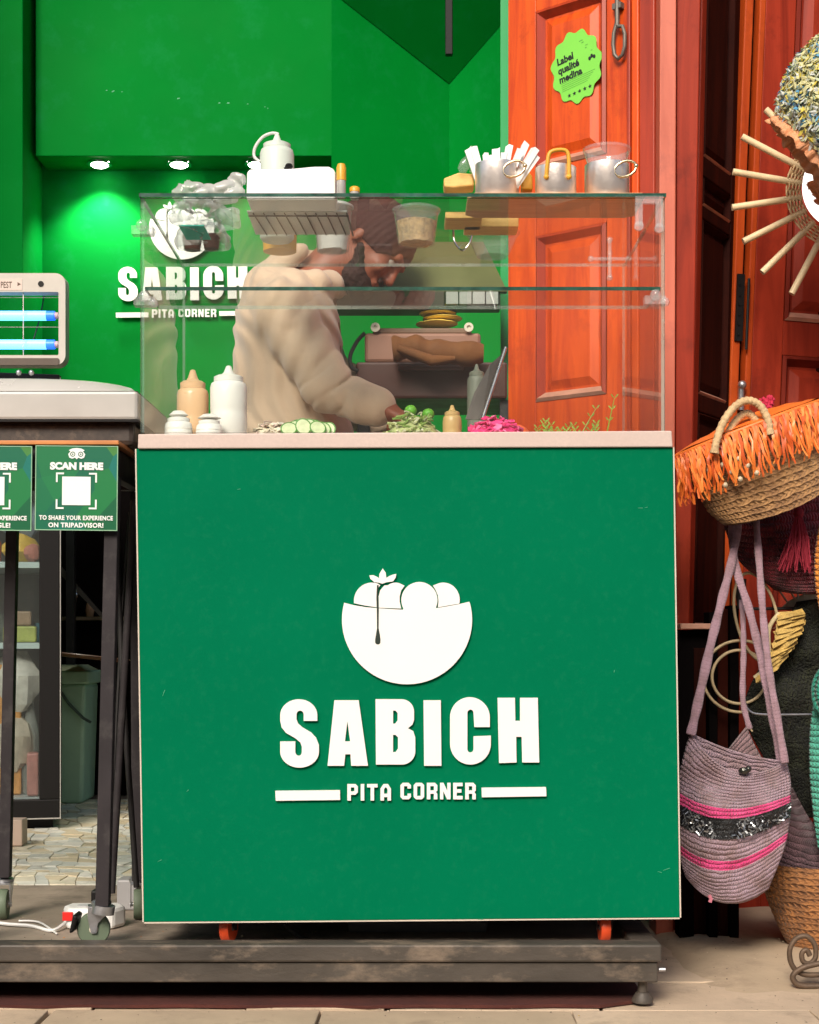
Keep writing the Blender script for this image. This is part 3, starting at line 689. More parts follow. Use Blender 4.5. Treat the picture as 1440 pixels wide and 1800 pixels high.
mb = MB(); mb.box((0,z_b,-.03),(s1,z_t,0), DF); part('stile', mb, ORANGE_WOOD, od, bevel=.002)
mb = MB(); mb.box((s2+.0005,z_b,-.03),(s3,z_t,0), DF); part('stile', mb, ORANGE_WOOD, od, bevel=.002)
edges = [z_b, P0[0], P0[1], P2[0], P2[1], P1[0], P1[1], z_t]
for a, b_ in ((0,1),(2,3),(4,5),(6,7)):
    mb = MB(); mb.box((s1+.0005,edges[a],-.03),(s2,edges[b_],-.0005), DF); part('rail', mb, ORANGE_WOOD, od, bevel=.0015)
for (a, b_) in (P0, P1, P2): raised_panel(od, DF, s1+.0005, s2, a, b_, ORANGE_WOOD, ORANGE_MOULD, ORANGE_WOOD)
mb = MB(); mb.box((s3+.001,z_b,-.03),(s3+.010,z_t,.008), DF); mb.box((s3+.030,z_b,-.03),(s4,z_t,-.002), DF)
part('meeting_strip', mb, ORANGE_MOULD, od, bevel=.002)
mb = MB(); mb.box((s3+.0105,z_b,-.03),(s3+.0295,z_t,.002), DF); part('cover_strip', mb, ORANGE_WOOD, od, bevel=.003)
# slide bolt
m_ = MB(); sb = ds(1090)
m_.tube([DF(sb,dz(1090,-60),.012), DF(sb,dz(1090,48),.012)], .0055, 8)
lp = [DF(sb,dz(1090,40),.012)] + [DF(sb + x, dz(1090,y_), .014) for x, y_ in ((-.008,60),(-.010,80),(-.006,98),(.004,107),(.016,102),(.022,88),(.022,66),(.016,52),(.004,50))]
m_.tube(lp, .0048, 8); m_.box((sb-.012,dz(1090,18),0),(sb+.012,dz(1090,8),.016), DF); part('slide_bolt', m_, IRON, od, smooth=True)
# lime sticker with scalloped edge
Z0 = dz(1014,117); sC = ds(1014); LIME = mat('lime green sticker paper', (.20,.62,.07), .45, var=.04); INK = mat('black print', (.01,.012,.01), .5)
ru = math.cos(R(9)); rv = math.sin(R(9))
def stk(a, b_, c=0.0): return DF(sC + a*ru - b_*rv, Z0 + a*rv + b_*ru, .0012 + c)
lob = [(( .070 + .0045*math.cos(11*t))*math.cos(t), (.086 + .0045*math.cos(11*t))*math.sin(t)) for t in [2*math.pi*i/132 for i in range(132)]]
m_ = MB(); m_.plate([lob], stk, 0, .0006); st = part('sticker', m_, LIME, od)
m_ = MB()
class FF(Frame):
    def __init__(s, ox, oy): s.ox, s.oy = ox, oy
    def __call__(s, a, b_, c=0.0): return stk(s.ox+a, s.oy+b_, .0008+c)
for i, w in enumerate(('Label','qualité','medina')): m_.text(w, FF(-.052, .022-.0225*i), .024, .0004, .0009, .95, align='LEFT')
for i in range(5):
    cx, cy = -.030+.015*i, -.062
    m_.plate([[(cx + (.0055 if k%2==0 else .0024)*math.cos(math.pi/2+k*math.pi/5), cy + (.0055 if k%2==0 else .0024)*math.sin(math.pi/2+k*math.pi/5)) for k in range(10)]], stk, .0008, .0012)
for q in range(3): m_.plate([[(.046+ (q-1)*.0065 + .0038*math.cos(2*math.pi*k/10), .004+(q%2)*.004+.005*math.sin(2*math.pi*k/10)) for k in range(10)]], stk, .0008, .0012)
part('print', m_, INK, st)
m_ = MB()
for (cx, cy, w_, h_) in ((.022,.056,.010,.0016),(.026,.050,.006,.002),(.036,.040,.007,.0015),(.033,.034,.004,.002),(.048,.022,.004,.0015)):
    m_.plate([[(cx-w_/2,cy-h_/2),(cx+w_/2,cy-h_/2),(cx+w_/2,cy+h_/2),(cx-w_/2,cy+h_/2)]], stk, .0008, .0012)
for k in range(5): m_.plate([[(-.048,-.026-.0048*k),(.050-.006*k,-.026-.0048*k),(.050-.006*k,-.0268-.0048*k),(-.048,-.0268-.0048*k)]], stk, .0008, .0011)
part('fine_print', m_, mat('dark green print', (.09,.33,.05), .5), st)

# salmon post and the red post beside it
mb = MB(); a0, a1, b0, b1 = at(1163,-60,3.55), at(1191,-60,3.55), at(1160,1500,3.55), at(1185,1500,3.55)
a = Vector((Xof(1163,3.55),3.55,2.75)); b_ = Vector((Xof(1191,3.55),3.55,2.75)); c = Vector((Xof(1184,3.55),3.55,.0)); d = Vector((Xof(1153,3.55),3.55,.0))
mb.prism([a,b_,c,d], (0,.10,0)); part('door_post', mb, PINK_WOOD, bevel=.003, label='faded salmon pink post between the orange door and the dark shutter', cat='post')
mb = MB(); mb.prism([(Xof(1192,3.57),3.57,2.75),(Xof(1217,3.57)+.03,3.57,2.75),(Xof(1203,3.57),3.57,0),(Xof(1185,3.57),3.57,0)], (0,.09,0))
part('door_frame', mb, RED_WOOD, bevel=.003, label='narrow red wooden door frame beside the salmon post', cat='door frame')
mb = MB(); mb.box((.57,3.66,0),(.80,3.75,2.75)); 
# dark folded shutter leaf seen at a slant
KA, KB = Vector((Xof(1211,3.60),3.60,0)), Vector((Xof(1278,3.82),3.82,0)); ku = (KB-KA).normalized(); KL = (KB-KA).length
class Lean(Frame):
    def __init__(s, o, u, n, k, zk=.7): super().__init__(o, u, (0,0,1), n); s.k, s.zk = k, zk
    def __call__(s, a, b_, c=0.0):
        p = super().__call__(a, b_, c); p.x += s.k*(p.z - s.zk); return p
KF = Lean(KA, ku, (-ku.y*-1, -ku.x, 0), .022)
KF.n = Vector((ku.y, -ku.x, 0))
if KF.n.y > 0: KF.n = -KF.n
ks = thing('shutter', 'dark brown red panelled shutter folded back beside the salmon post', 'shutter', (.7,3.7,0))
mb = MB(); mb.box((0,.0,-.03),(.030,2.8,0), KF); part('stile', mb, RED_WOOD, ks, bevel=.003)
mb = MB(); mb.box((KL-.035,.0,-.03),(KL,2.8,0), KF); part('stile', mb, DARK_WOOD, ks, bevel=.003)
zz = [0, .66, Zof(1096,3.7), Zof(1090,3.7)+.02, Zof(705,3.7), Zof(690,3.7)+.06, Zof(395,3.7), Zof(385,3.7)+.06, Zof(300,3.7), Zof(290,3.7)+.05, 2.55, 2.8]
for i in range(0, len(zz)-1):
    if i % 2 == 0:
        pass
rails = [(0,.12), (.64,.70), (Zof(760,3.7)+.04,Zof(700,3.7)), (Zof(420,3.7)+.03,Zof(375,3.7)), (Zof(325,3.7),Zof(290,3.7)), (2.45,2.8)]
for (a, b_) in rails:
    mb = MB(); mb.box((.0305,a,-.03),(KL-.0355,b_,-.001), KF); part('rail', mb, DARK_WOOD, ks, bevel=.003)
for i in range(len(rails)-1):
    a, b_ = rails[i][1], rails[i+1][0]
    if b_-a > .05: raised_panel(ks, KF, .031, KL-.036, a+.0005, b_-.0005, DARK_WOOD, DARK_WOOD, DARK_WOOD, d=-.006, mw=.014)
# red right hand door with frame, lock and latch
RA = Vector((Xof(1281,3.80),3.80,0)); ru_ = Vector((.94,.34,0)).normalized()
RF = Lean(RA, ru_, (ru_.y, -ru_.x, 0), .040, 1.25)
def rs(px, py=900):
    z = Zof(py, 3.85); t = (px-720)/FOC; k = .040*(z-1.25)
    return (RA.x + k - t*RA.y)/(t*ru_.y - ru_.x)
def rz(px, py): return Zof(py, RA.y + ru_.y*rs(px, py))
rd = thing('red_door', 'tall red brown panelled door with lock plate, behind the hanging baskets', 'door', (1.0,3.9,0))
w1, w2, w3, w4 = .024, .042, .060, .135
mb = MB(); mb.box((0,0,-.04),(w1,2.8,.004), RF); part('edge_strip', mb, RED_EDGE, rd, bevel=.003)
mb = MB(); mb.box((w1+.0005,0,-.04),(w2,2.8,-.022), RF); part('groove', mb, BLACK_VOID, rd)
mb = MB(); mb.box((w2+.0005,0,-.04),(w3,2.8,.002), RF); part('edge_strip', mb, RED_EDGE, rd, bevel=.003)
mb = MB(); mb.box((w3+.0005,0,-.04),(w4+.012,2.8,0), RF); part('stile', mb, RED_WOOD, rd, bevel=.002)
mb = MB(); mb.box((.40,0,-.04),(.50,2.8,0), RF); part('stile', mb, RED_WOOD, rd, bevel=.002)
RR = [(0,.16),(.60,.70),(rz(1400,626)-.0,rz(1400,565)),(rz(1400,240),rz(1400,108)),(2.6,2.8)]
w5 = w4+.0125
for a, b_ in RR:
    mb = MB(); mb.box((w5,a,-.04),(.3995,b_,-.0005), RF); part('rail', mb, RED_WOOD, rd, bevel=.002)
for i in range(len(RR)-1):
    raised_panel(rd, RF, w5, .3995, RR[i][1]+.0005, RR[i+1][0]-.0005, RED_WOOD, RED_MOULD, RED_WOOD, d=0, mw=.024, inset=.014)
# lock plate
m_ = MB(); a, b_ = rz(1290,600), rz(1290,482)
m_.box((.006,a,.004),(.026,b_,.010), RF)
for k in range(6): m_.box((.010,a+.014+k*.024,.0102),(.016,a+.024+k*.024,.0125), RF)
m_.tube([RF(.036,a-.02,.012), RF(.036,b_-.01,.012)], .0035, 8)
part('lock_plate', m_, BLACKP, rd)
m_ = MB(); zk = rz(1295,678); m_.ball(RF(.026,zk,.016), .011, 12); m_.tube([RF(.026,zk,.012), RF(.030,zk-.06,.008)], .008, 8)
part('knob', m_, ZINC, rd, smooth=True)
# walls round the doors
nb = thing('neighbour_shop', 'dark walls of the bag shop around the red door', 'shop', (1.2,4.2,0))
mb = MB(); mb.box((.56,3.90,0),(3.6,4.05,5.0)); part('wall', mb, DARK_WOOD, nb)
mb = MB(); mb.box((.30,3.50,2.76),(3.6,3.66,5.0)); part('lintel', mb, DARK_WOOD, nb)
mb = MB(); mb.box((1.62,3.3,0),(1.75,3.9,2.75)); part('side_wall', mb, PINK_WOOD, nb)
mb = MB(); mb.box((-.02,3.98,2.63),(.62,4.05,5.0)); 

# added dark boards standing in for shade behind the bags, with a pale ledge
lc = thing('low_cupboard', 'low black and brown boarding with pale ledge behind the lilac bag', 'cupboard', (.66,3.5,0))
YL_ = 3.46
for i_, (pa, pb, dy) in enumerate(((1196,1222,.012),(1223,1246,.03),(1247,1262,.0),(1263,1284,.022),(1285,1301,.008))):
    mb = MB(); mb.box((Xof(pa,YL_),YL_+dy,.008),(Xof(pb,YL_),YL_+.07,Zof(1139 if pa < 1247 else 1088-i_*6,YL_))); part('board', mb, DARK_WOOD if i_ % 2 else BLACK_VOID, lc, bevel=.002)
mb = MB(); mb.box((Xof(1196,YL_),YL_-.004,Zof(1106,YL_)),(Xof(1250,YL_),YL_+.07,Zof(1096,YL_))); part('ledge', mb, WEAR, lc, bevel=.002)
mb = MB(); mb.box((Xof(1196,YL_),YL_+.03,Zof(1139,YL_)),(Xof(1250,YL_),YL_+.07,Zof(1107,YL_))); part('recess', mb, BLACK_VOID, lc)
# ---------------------------------------------------------------- fridge, insect killer, bin at the back left
fa = R(12.5); fu = Vector((math.cos(fa), math.sin(fa), 0)); fn_ = Vector((math.sin(fa), -math.cos(fa), 0))
FRo = Vector((Xof(105,4.70),4.70,0)); FRF = Frame(FRo, fu, (0,0,1), fn_)      # origin at the fridge's right front edge, s runs to the left as negative
fz0, fz1 = Zof(1437,4.7), Zof(648,4.6)
fd = thing('drinks_fridge', 'black framed glass door fridge full of packets behind the serving table', 'fridge', (FRo.x-.3,4.9,.1))
FRIDGE_IN = mat('white fridge lining', (.34,.36,.36), .5, var=.1)
mb = MB()
mb.box((-.62,fz0+.02,-.60),(0,fz0+.06,-.03), FRF); mb.box((-.62,fz1-.05,-.60),(0,fz1,-.03), FRF)
mb.box((-.62,fz0+.061,-.60),(-.59,fz1-.051,-.03), FRF); mb.box((-.03,fz0+.061,-.60),(0,fz1-.051,-.03), FRF); mb.box((-.589,fz0+.061,-.60),(-.031,fz1-.051,-.57), FRF)
part('cabinet', mb, [FRIDGE_IN], fd)
mb = MB(); mb.box((.0005,fz0+.02,-.60),(.004,fz1,-.03), FRF); part('side_skin', mb, BLACKP, fd)
mb = MB(); fw = .060
mb.box((-.62,fz0,-.028),(0,fz0+.055,0), FRF); mb.box((-.62,fz1-.14,-.028),(0,fz1,0), FRF); mb.box((-fw,fz0+.0555,-.028),(0,fz1-.1405,0), FRF); mb.box((-.62,fz0+.0555,-.028),(-.56,fz1-.1405,0), FRF)
dr = part('door', mb, BLACKP, fd, bevel=.003)
mb = MB(); mb.box((-.559,fz0+.056,-.016),(-fw-.0005,fz1-.141,-.012), FRF); part('pane', mb, glass('fridge door glass', tint=(.86,.9,.9), dust=.02), dr)
mb = MB(); mb.box((.0005,fz0-.004,-.004),(.003,fz1-.01,.001), FRF); mb.box((-.62,fz0-.004,-.004),(.0,fz0-.0005,.001), FRF); part('edging', mb, ALU, dr)
for k in range(4):
    mb = MB(); mb.box((-.10+(-.48 if k%2 else 0),.098,-.05-(.48 if k>1 else 0)),(-.02+(-.48 if k%2 else 0),fz0+.019,-.12-(.40 if k>1 else 0)), FRF); part('foot', mb, BLACKP, fd)
sh_z = [Zof(1000,4.8), Zof(1140,4.8), Zof(860,4.8)]
for z in sh_z:
    mb = MB(); mb.box((-.588,z,-.55),(-.032,z+.018,-.05), FRF); part('shelf', mb, mat('frosted shelf edge', (.45,.52,.50), .4), fd)
def fitem(name, label, cat, s, z, w_, h_, m, shape='box', c=-.12):
    mb = MB()
    if shape == 'box': mb.box((s-w_/2,z,c-.05),(s+w_/2,z+h_,c+.02), FRF); return part(name, mb, m, label=label, cat=cat, bevel=.006)
    if shape == 'bag':
        o = FRF(s, z+h_/2, c); mb.ball(o, (w_/2,.045,h_/2), 14)
        for p in mb.v:
            q = p - o; p += q*(.35*noise.noise(p*28)); p.z = max(p.z, z+.001)
        return part(name, mb, m, label=label, cat=cat, smooth=25)
    if shape == 'bottle':
        mb.lathe([(.02,0),(w_/2,.006),(w_/2,h_*.55),(w_*.2,h_*.8),(w_*.18,h_)], FRF(s,z,c), 14); return part(name, mb, m, label=label, cat=cat, smooth=True)
pk = lambda n, c: mat(n, c, .5, var=.2, vscale=30)
fitem('tub','tall orange plastic tub on the fridge bottom','tub',-.17,fz0+.061,.11,.40,pk('orange tub plastic',(.50,.22,.05)))
fitem('tub','orange tub at the far left of the fridge bottom','tub',-.30,fz0+.061,.10,.38,pk('amber tub plastic',(.46,.20,.05)))
fitem('water_bottle','clear bottle beside the orange tub in the fridge','bottle',-.088,fz0+.061,.05,.34,glass('clear bottle plastic', tint=(.75,.8,.78), dust=.2), 'bottle')
fitem('packet','pinkish packet low in the fridge corner','packet',-.08,fz0+.062,.035,.13,pk('pink packet',(.35,.14,.12)),c=-.06)
fitem('food_bag','crumpled whitish bag on the lower fridge space','bag',-.13,sh_z[1]-.20,.14,.19,pk('white bag film',(.46,.42,.37)),'bag')
fitem('food_bag','beige bag under the crumpled whitish bag in the fridge','bag',-.15,sh_z[1]-.38,.15,.18,pk('beige bag film',(.38,.31,.24)),'bag')
fitem('food_box','yellow green boxes on the middle fridge shelf','box',-.12,sh_z[1]+.019,.10,.05,pk('lime yellow box',(.32,.34,.08)))
fitem('food_box','brown box stacked on the yellow green boxes in the fridge','box',-.12,sh_z[1]+.070,.07,.045,pk('brown box',(.24,.15,.09)))
fitem('olive_jar','olive yellow container at the left of the middle fridge shelf','jar',-.235,sh_z[1]+.019,.07,.20,pk('olive container',(.26,.24,.03)))
fitem('fruit_bag','bag of yellow fruit on the upper fridge shelf','bag',-.12,sh_z[0]+.019,.11,.085,pk('yellow fruit',(.55,.34,.05)),'bag')
fitem('fruit_bag','reddish bag beside the yellow fruit in the fridge','bag',-.082,sh_z[0]+.019,.05,.06,pk('red fruit',(.45,.17,.13)),'bag',c=-.10)
fitem('food_bag','bluish film bag at the top of the visible fridge shelf','bag',-.12,sh_z[0]+.09,.13,.14,pk('blue grey film',(.20,.24,.30)),'bag',c=-.16)
cols = [(.45,.10,.05),(.10,.28,.35),(.55,.45,.12),(.30,.34,.30),(.50,.30,.12),(.14,.16,.30)]
for k, (s_, zi, h_) in enumerate(((-.20,0,.11),(-.26,0,.12),(-.32,0,.10),(-.18,1,.09),(-.31,1,.13),(-.40,0,.12),(-.40,1,.10),(-.07,1,.06))):
    fitem('can', ['dark red','slate blue','mustard','grey green','orange brown','navy','deep red','dull teal'][k] + ' can standing on the %s fridge shelf' % ('upper','middle')[zi], 'can', s_, sh_z[zi]+.019, .05, h_, pk('can colour %d' % k, cols[k % 6]), 'bottle', c=-.20 if k % 2 else -.14)
# insect killer on top of the fridge
IY = 4.55; IZ0 = fz1 + .001
ik = thing('insect_killer', 'grey framed insect killer lamp with two glowing blue tubes on the fridge', 'insect killer', (Xof(20,IY),IY+.05,IZ0))
xi0, xi1, zi0, zi1 = Xof(-260,IY), Xof(115,IY), IZ0, Zof(480,IY)
def rrect(x0, x1, z0, z1, r, n=6):
    o = []
    for cx, cz, a in ((x1-r,z1-r,0),(x0+r,z1-r,90),(x0+r,z0+r,180),(x1-r,z0+r,270)):
        o += [(cx+r*math.cos(R(a+90*k/n)), cz+r*math.sin(R(a+90*k/n))) for k in range(n+1)]
    return o
wf = lambda Y: (lambda a, b_, c: Vector((a, Y-c, b_)))
mb = MB(); hole = rrect(xi0+.03, Xof(103,IY), zi0+.03, Zof(513,IY), .004, 2)
mb.plate([rrect(xi0,xi1,zi0,zi1,.030), hole], wf(IY), -.05, 0); part('casing', mb, mat('light grey casing', (.50,.46,.41), .5, var=.06), ik, smooth=35)
mb = MB(); mb.plate([[(p[0]*1.0, p[1]) for p in rrect(xi0+.028, Xof(103.5,IY)+.001, zi0+.0, Zof(630,IY), .003, 2)]], wf(IY), .0005, .006); part('catch_tray', mb, mat('dark brown grey tray', (.09,.065,.05), .6, var=.2), ik)
mb = MB(); mb.lathe([(.0085,0),(.0085,.002),(.004,.002)], (0,0,0), 14, fr=Frame(at(72,499,IY),(1,0,0),(0,0,1),(0,-1,0))); part('screw_hole', mb, BLACKP, ik)
mb = MB(); mb.plate([rrect(Xof(-60,IY),Xof(39,IY),Zof(510,IY),Zof(490,IY),.002,2)], wf(IY), .0005, .0012); lb = part('label_plate', mb, mat('pale label', (.62,.50,.44), .5), ik)
mb = MB(); mb.text('PEST', Frame(at(1,506,IY)+Vector((0,-.0014,0))), .026, .0004, .0003, .62, align='LEFT')
part('print', mb, mat('brown print', (.09,.05,.03), .6), lb)
mb = MB(); mb.plate([[(Xof(31,IY),Zof(503,IY)),(Xof(37,IY),Zof(499.5,IY)),(Xof(31,IY),Zof(496,IY))]], wf(IY), .0013, .0018); part('print', mb, mat('brown print', (.09,.05,.03), .6), lb)
for py in (550, 601):
    z = Zof(py, IY); mb = MB(); mb.tube([(xi0+.04,IY+.04,z),(Xof(76,IY),IY+.04,z)], .014, 14); tb = part('tube', mb, EMIT_TUBE, ik, smooth=True)
    mb = MB(); mb.tube([(Xof(76,IY)+.0005,IY+.04,z),(Xof(91,IY),IY+.04,z)], .0138, 14); part('tube_end', mb, EMIT_TUBE_END, tb, smooth=True)
    mb = MB(); mb.tube([(Xof(91,IY)+.0005,IY+.04,z),(Xof(97,IY),IY+.04,z)], .010, 12); mb.tube([(Xof(97,IY)+.0005,IY+.04,z),(Xof(102,IY),IY+.04,z)], .006, 12); part('tube_cap', mb, mat('pink ceramic cap', (.55,.4,.4), .5), tb, smooth=True)
for k in range(14):
    xx = Xof(95,IY) - k*.028*1.0
for px in (41, -30, -100, -170):
    mb = MB(); mb.tube([at(px,513,IY+.012),at(px,640,IY+.012)], .0016, 6); part('guard_wire', mb, STEEL, ik)
for py in (523, 575, 625):
    mb = MB(); mb.tube([at(-250,py,IY+.014),at(103,py,IY+.014)], .0011, 6); part('guard_wire', mb, STEEL, ik)
mb = MB(); mb.tube([at(78,518,IY+.07),at(70,560,IY+.07),at(58,600,IY+.07)], .002, 6); part('wire', mb, RUBBER, ik)
# green bin
bn = thing('pedal_bin', 'sage green swing lid bin with handle beside the fridge', 'bin', (Xof(125,5.42),5.42,.1))
BG = mat('sage green plastic', (.42,.64,.45), .5, var=.08, dirt=(.2,.3,.2), dirt_amt=.4)
Yb_ = 5.40; x0, x1 = Xof(60,Yb_), Xof(150,Yb_); zb0, zb1 = .1, Zof(1203,Yb_)
mb = MB(); fl = .012
mb.add([(x0+fl,Yb_+.01,zb0+.002),(x1-fl,Yb_+.01,zb0+.002),(x1-fl,Yb_+.22,zb0+.002),(x0+fl,Yb_+.22,zb0+.002),(x0,Yb_,zb1),(x1,Yb_,zb1),(x1,Yb_+.23,zb1),(x0,Yb_+.23,zb1)], [(3,2,1,0),(4,5,6,7),(0,1,5,4),(1,2,6,5),(2,3,7,6),(3,0,4,7)])
part('body', mb, BG, bn, bevel=.012)
zl = Zof(1180,Yb_); mb = MB(); mb.box((x0-.012,Yb_-.012,zb1+.0005),(x1+.012,Yb_+.242,zl)); part('rim', mb, BG, bn, bevel=.006)
mb = MB(); mb.add([(x0,Yb_,zl+.0005),(x1,Yb_,zl+.0005),(x1,Yb_+.23,zl+.0005),(x0,Yb_+.23,zl+.0005),(x0+.02,Yb_+.03,zl+.02),(x1-.03,Yb_+.03,zl+.02),(x1-.03,Yb_+.2,zl+.02),(x0+.02,Yb_+.2,zl+.02)],[(3,2,1,0),(4,5,6,7),(0,1,5,4),(1,2,6,5),(2,3,7,6),(3,0,4,7)]); part('lid', mb, mat('pale sage lid', (.45,.50,.30), .5), bn, bevel=.003)
mb = MB(); mb.tube([at(104,1212,Yb_-.02),at(122,1238,Yb_-.022),at(146,1262,Yb_-.024),at(160,1270,Yb_-.022)], .012, 8, flat=.4); part('handle', mb, mat('dark sage handle', (.08,.11,.075), .5), bn, smooth=True)
# dark worktop with cupboard behind, tap, round board
dk = thing('back_counter', 'black cloth covered counter at the back left of the shop', 'counter', (Xof(180,5.65),5.68,.1))
mb = MB(); mb.box((Xof(38,5.66)+.02,5.67,Zof(1090,5.66)),(-.25,BY-.003,Zof(1084,5.66))); part('shelf', mb, mat('dim yellowish shelf board', (.16,.12,.07), .6), dk)
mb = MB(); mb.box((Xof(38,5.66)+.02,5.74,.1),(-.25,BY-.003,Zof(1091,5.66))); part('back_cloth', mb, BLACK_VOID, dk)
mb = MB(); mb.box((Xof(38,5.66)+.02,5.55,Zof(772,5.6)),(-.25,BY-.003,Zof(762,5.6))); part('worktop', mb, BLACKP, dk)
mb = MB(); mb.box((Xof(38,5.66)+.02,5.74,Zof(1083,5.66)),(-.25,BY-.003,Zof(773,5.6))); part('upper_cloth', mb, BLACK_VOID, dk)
mb = MB(); mb.prism([at(106,995,5.62),at(180,1080,5.62),at(180,1088,5.62),at(104,1008,5.62)], (0,.02,0)); part('brace', mb, mat('dusty dark brace', (.07,.06,.045), .6), dk)
for px in (118, 238):
    mb = MB(); mb.box((Xof(px,5.58),5.56,.1),(Xof(px,5.58)+.03,5.59,Zof(773,5.6))); part('leg', mb, BLACKM, dk)
mb = MB(); mb.tube([at(132,1036,5.60),at(131,1048,5.60),at(129,1080,5.60)], [.011,.009,.004], 10); mb.ball(at(131,1045,5.60), .014, 10); part('tap', mb, CHROME, smooth=True, label='small chrome tap over the shelf behind the bin', cat='tap')
mb = MB(); mb.ball((Xof(152,5.64),5.70,Zof(1091,5.66)+.038+.0), (.016,.016,.038), 12); part('salt_pot', mb, mat('tan clay', (.4,.22,.12), .6), smooth=True, label='small tan pot on the dim shelf behind the bin', cat='pot')
mb = MB(); fr = Frame(at(150,1158,5.30), (1,.0,-.10), (.1,.97,-.05), (0,.05,1)); mb.lathe([(.0,.0),(.12,.0),(.15,.010),(.146,.013),(.12,.004),(0,.004)], (0,0,0), 32, fr=fr); part('round_tray', mb, wood('reddish brown wood', (.16,.06,.03), (.30,.13,.06), .5, knots=False), smooth=40, label='round reddish brown tray balanced above the green bin', cat='tray')

# ---------------------------------------------------------------- serving table on castors with placards and a griddle
tb = thing('serving_table', 'dark steel wheeled table with orange edged top left of the cart', 'table', (-.8,3.0,.1))
zt_ = Zof(778,2.88)
x_r = Xof(209,2.88); x_l = -1.75
def lean_leg(pt, pb, w_): 
    m_ = MB(); a = [Vector((-w_,-w_,0)),Vector((w_,-w_,0)),Vector((w_,w_,0)),Vector((-w_,w_,0))]
    m_.add([pb+q for q in a]+[pt+q for q in a], [(3,2,1,0),(4,5,6,7),(0,1,5,4),(1,2,6,5),(2,3,7,6),(3,0,4,7)]); return m_
TW = mat('orange stained plywood edge', (.56,.20,.05), .5, var=.2)
mb = MB(); mb.box((x_l,2.878,zt_-.004),(x_r,3.22,zt_+.004)); part('top', mb, TW, tb, bevel=.0015)
mb = MB(); mb.box((x_l,2.890,zt_-.062),(x_r-.012,2.912,zt_-.0045)); mb.box((x_l,3.18,zt_-.06),(x_r-.012,3.20,zt_-.0045)); mb.box((x_r-.034,2.9125,zt_-.06),(x_r-.012,3.1795,zt_-.0045)); part('frame', mb, LEGM, tb, bevel=.002)
legs = [((197,940,2.90),(181,1592,2.90)), ((240,900,3.20),(243,1548,3.20)), ((22,930,3.20),(9,1542,3.20)), ((-46,940,2.90),(-60,1592,2.90))]
for a, b_ in legs:
    A, B = at(*a), at(*b_); A = A + (A-B).normalized()*((zt_-.0625-A.z)/(A-B).normalized().z)
    part('leg', lean_leg(A, B, .0125 if b_[2] < 3 else .0115), LEGM, tb, bevel=.0015)
mb = MB(); mb.tube([at(236,880,3.05),at(222,1130,3.05),at(196,1570,3.05)], .0075, 8); part('brace', mb, LEGM, tb, smooth=True)
mb = MB(); mb.tube([at(206,900,3.1),at(214,1180,3.1),at(240,1560,3.1)], .006, 8); mb.tube([at(228,900,3.1),at(214,1080,3.1),at(198,1400,3.1)], .003, 6); part('brace', mb, BLACKM, tb, smooth=True)
WH = mat('grey green castor tyre', (.13,.17,.11), .6)
for (px, py, Y, an) in ((165,1640,2.93,10),(243,1600,3.2,100),(6,1600,3.2,95),(-70,1650,2.93,170)):
    cs = caster(px, py, Y, an, .031, WH, ZINC, None, hub=TRIM, parent=tb)
mb = MB(); mb.prism([at(128,1608,2.90),at(136,1612,2.90),at(128,1640,2.90),at(121,1641,2.90)], (0,.05,0)); part('brake_lever', mb, BLACKP, tb, bevel=.003)
mb = MB(); mb.tube([at(183,1591,2.905),at(181,1606,2.905)], .021, 18); part('leg_cup', mb, ZINC, tb, smooth=40)
PRN = bpy.data.materials.new('green teal poster print'); PRN.use_nodes = True
n_, l_ = PRN.node_tree.nodes, PRN.node_tree.links; vo = n_.new('ShaderNodeTexVoronoi'); vo.inputs['Scale'].default_value = 16; tc = n_.new('ShaderNodeTexCoord'); l_.new(tc.outputs['Object'], vo.inputs['Vector'])
cr = n_.new('ShaderNodeValToRGB'); e_ = cr.color_ramp.elements; e_[0].color = (.0,.10,.035,1); e_[1].color = (.005,.17,.045,1); e_[1].position = .62
for p_, c_ in ((.3,(.0,.12,.06,1)),(.8,(.0,.15,.12,1)),(.93,(.05,.20,.04,1))): q = cr.color_ramp.elements.new(p_); q.color = c_
cr.color_ramp.interpolation = 'EASE'; sp_ = n_.new('ShaderNodeSeparateColor'); l_.new(vo.outputs['Color'], sp_.inputs[0]); l_.new(sp_.outputs[0], cr.inputs[0]); l_.new(cr.outputs[0], n_['Principled BSDF'].inputs['Base Color']); n_['Principled BSDF'].inputs['Roughness'].default_value = .35
PW = mat('white poster print', (.80,.82,.78), .4)
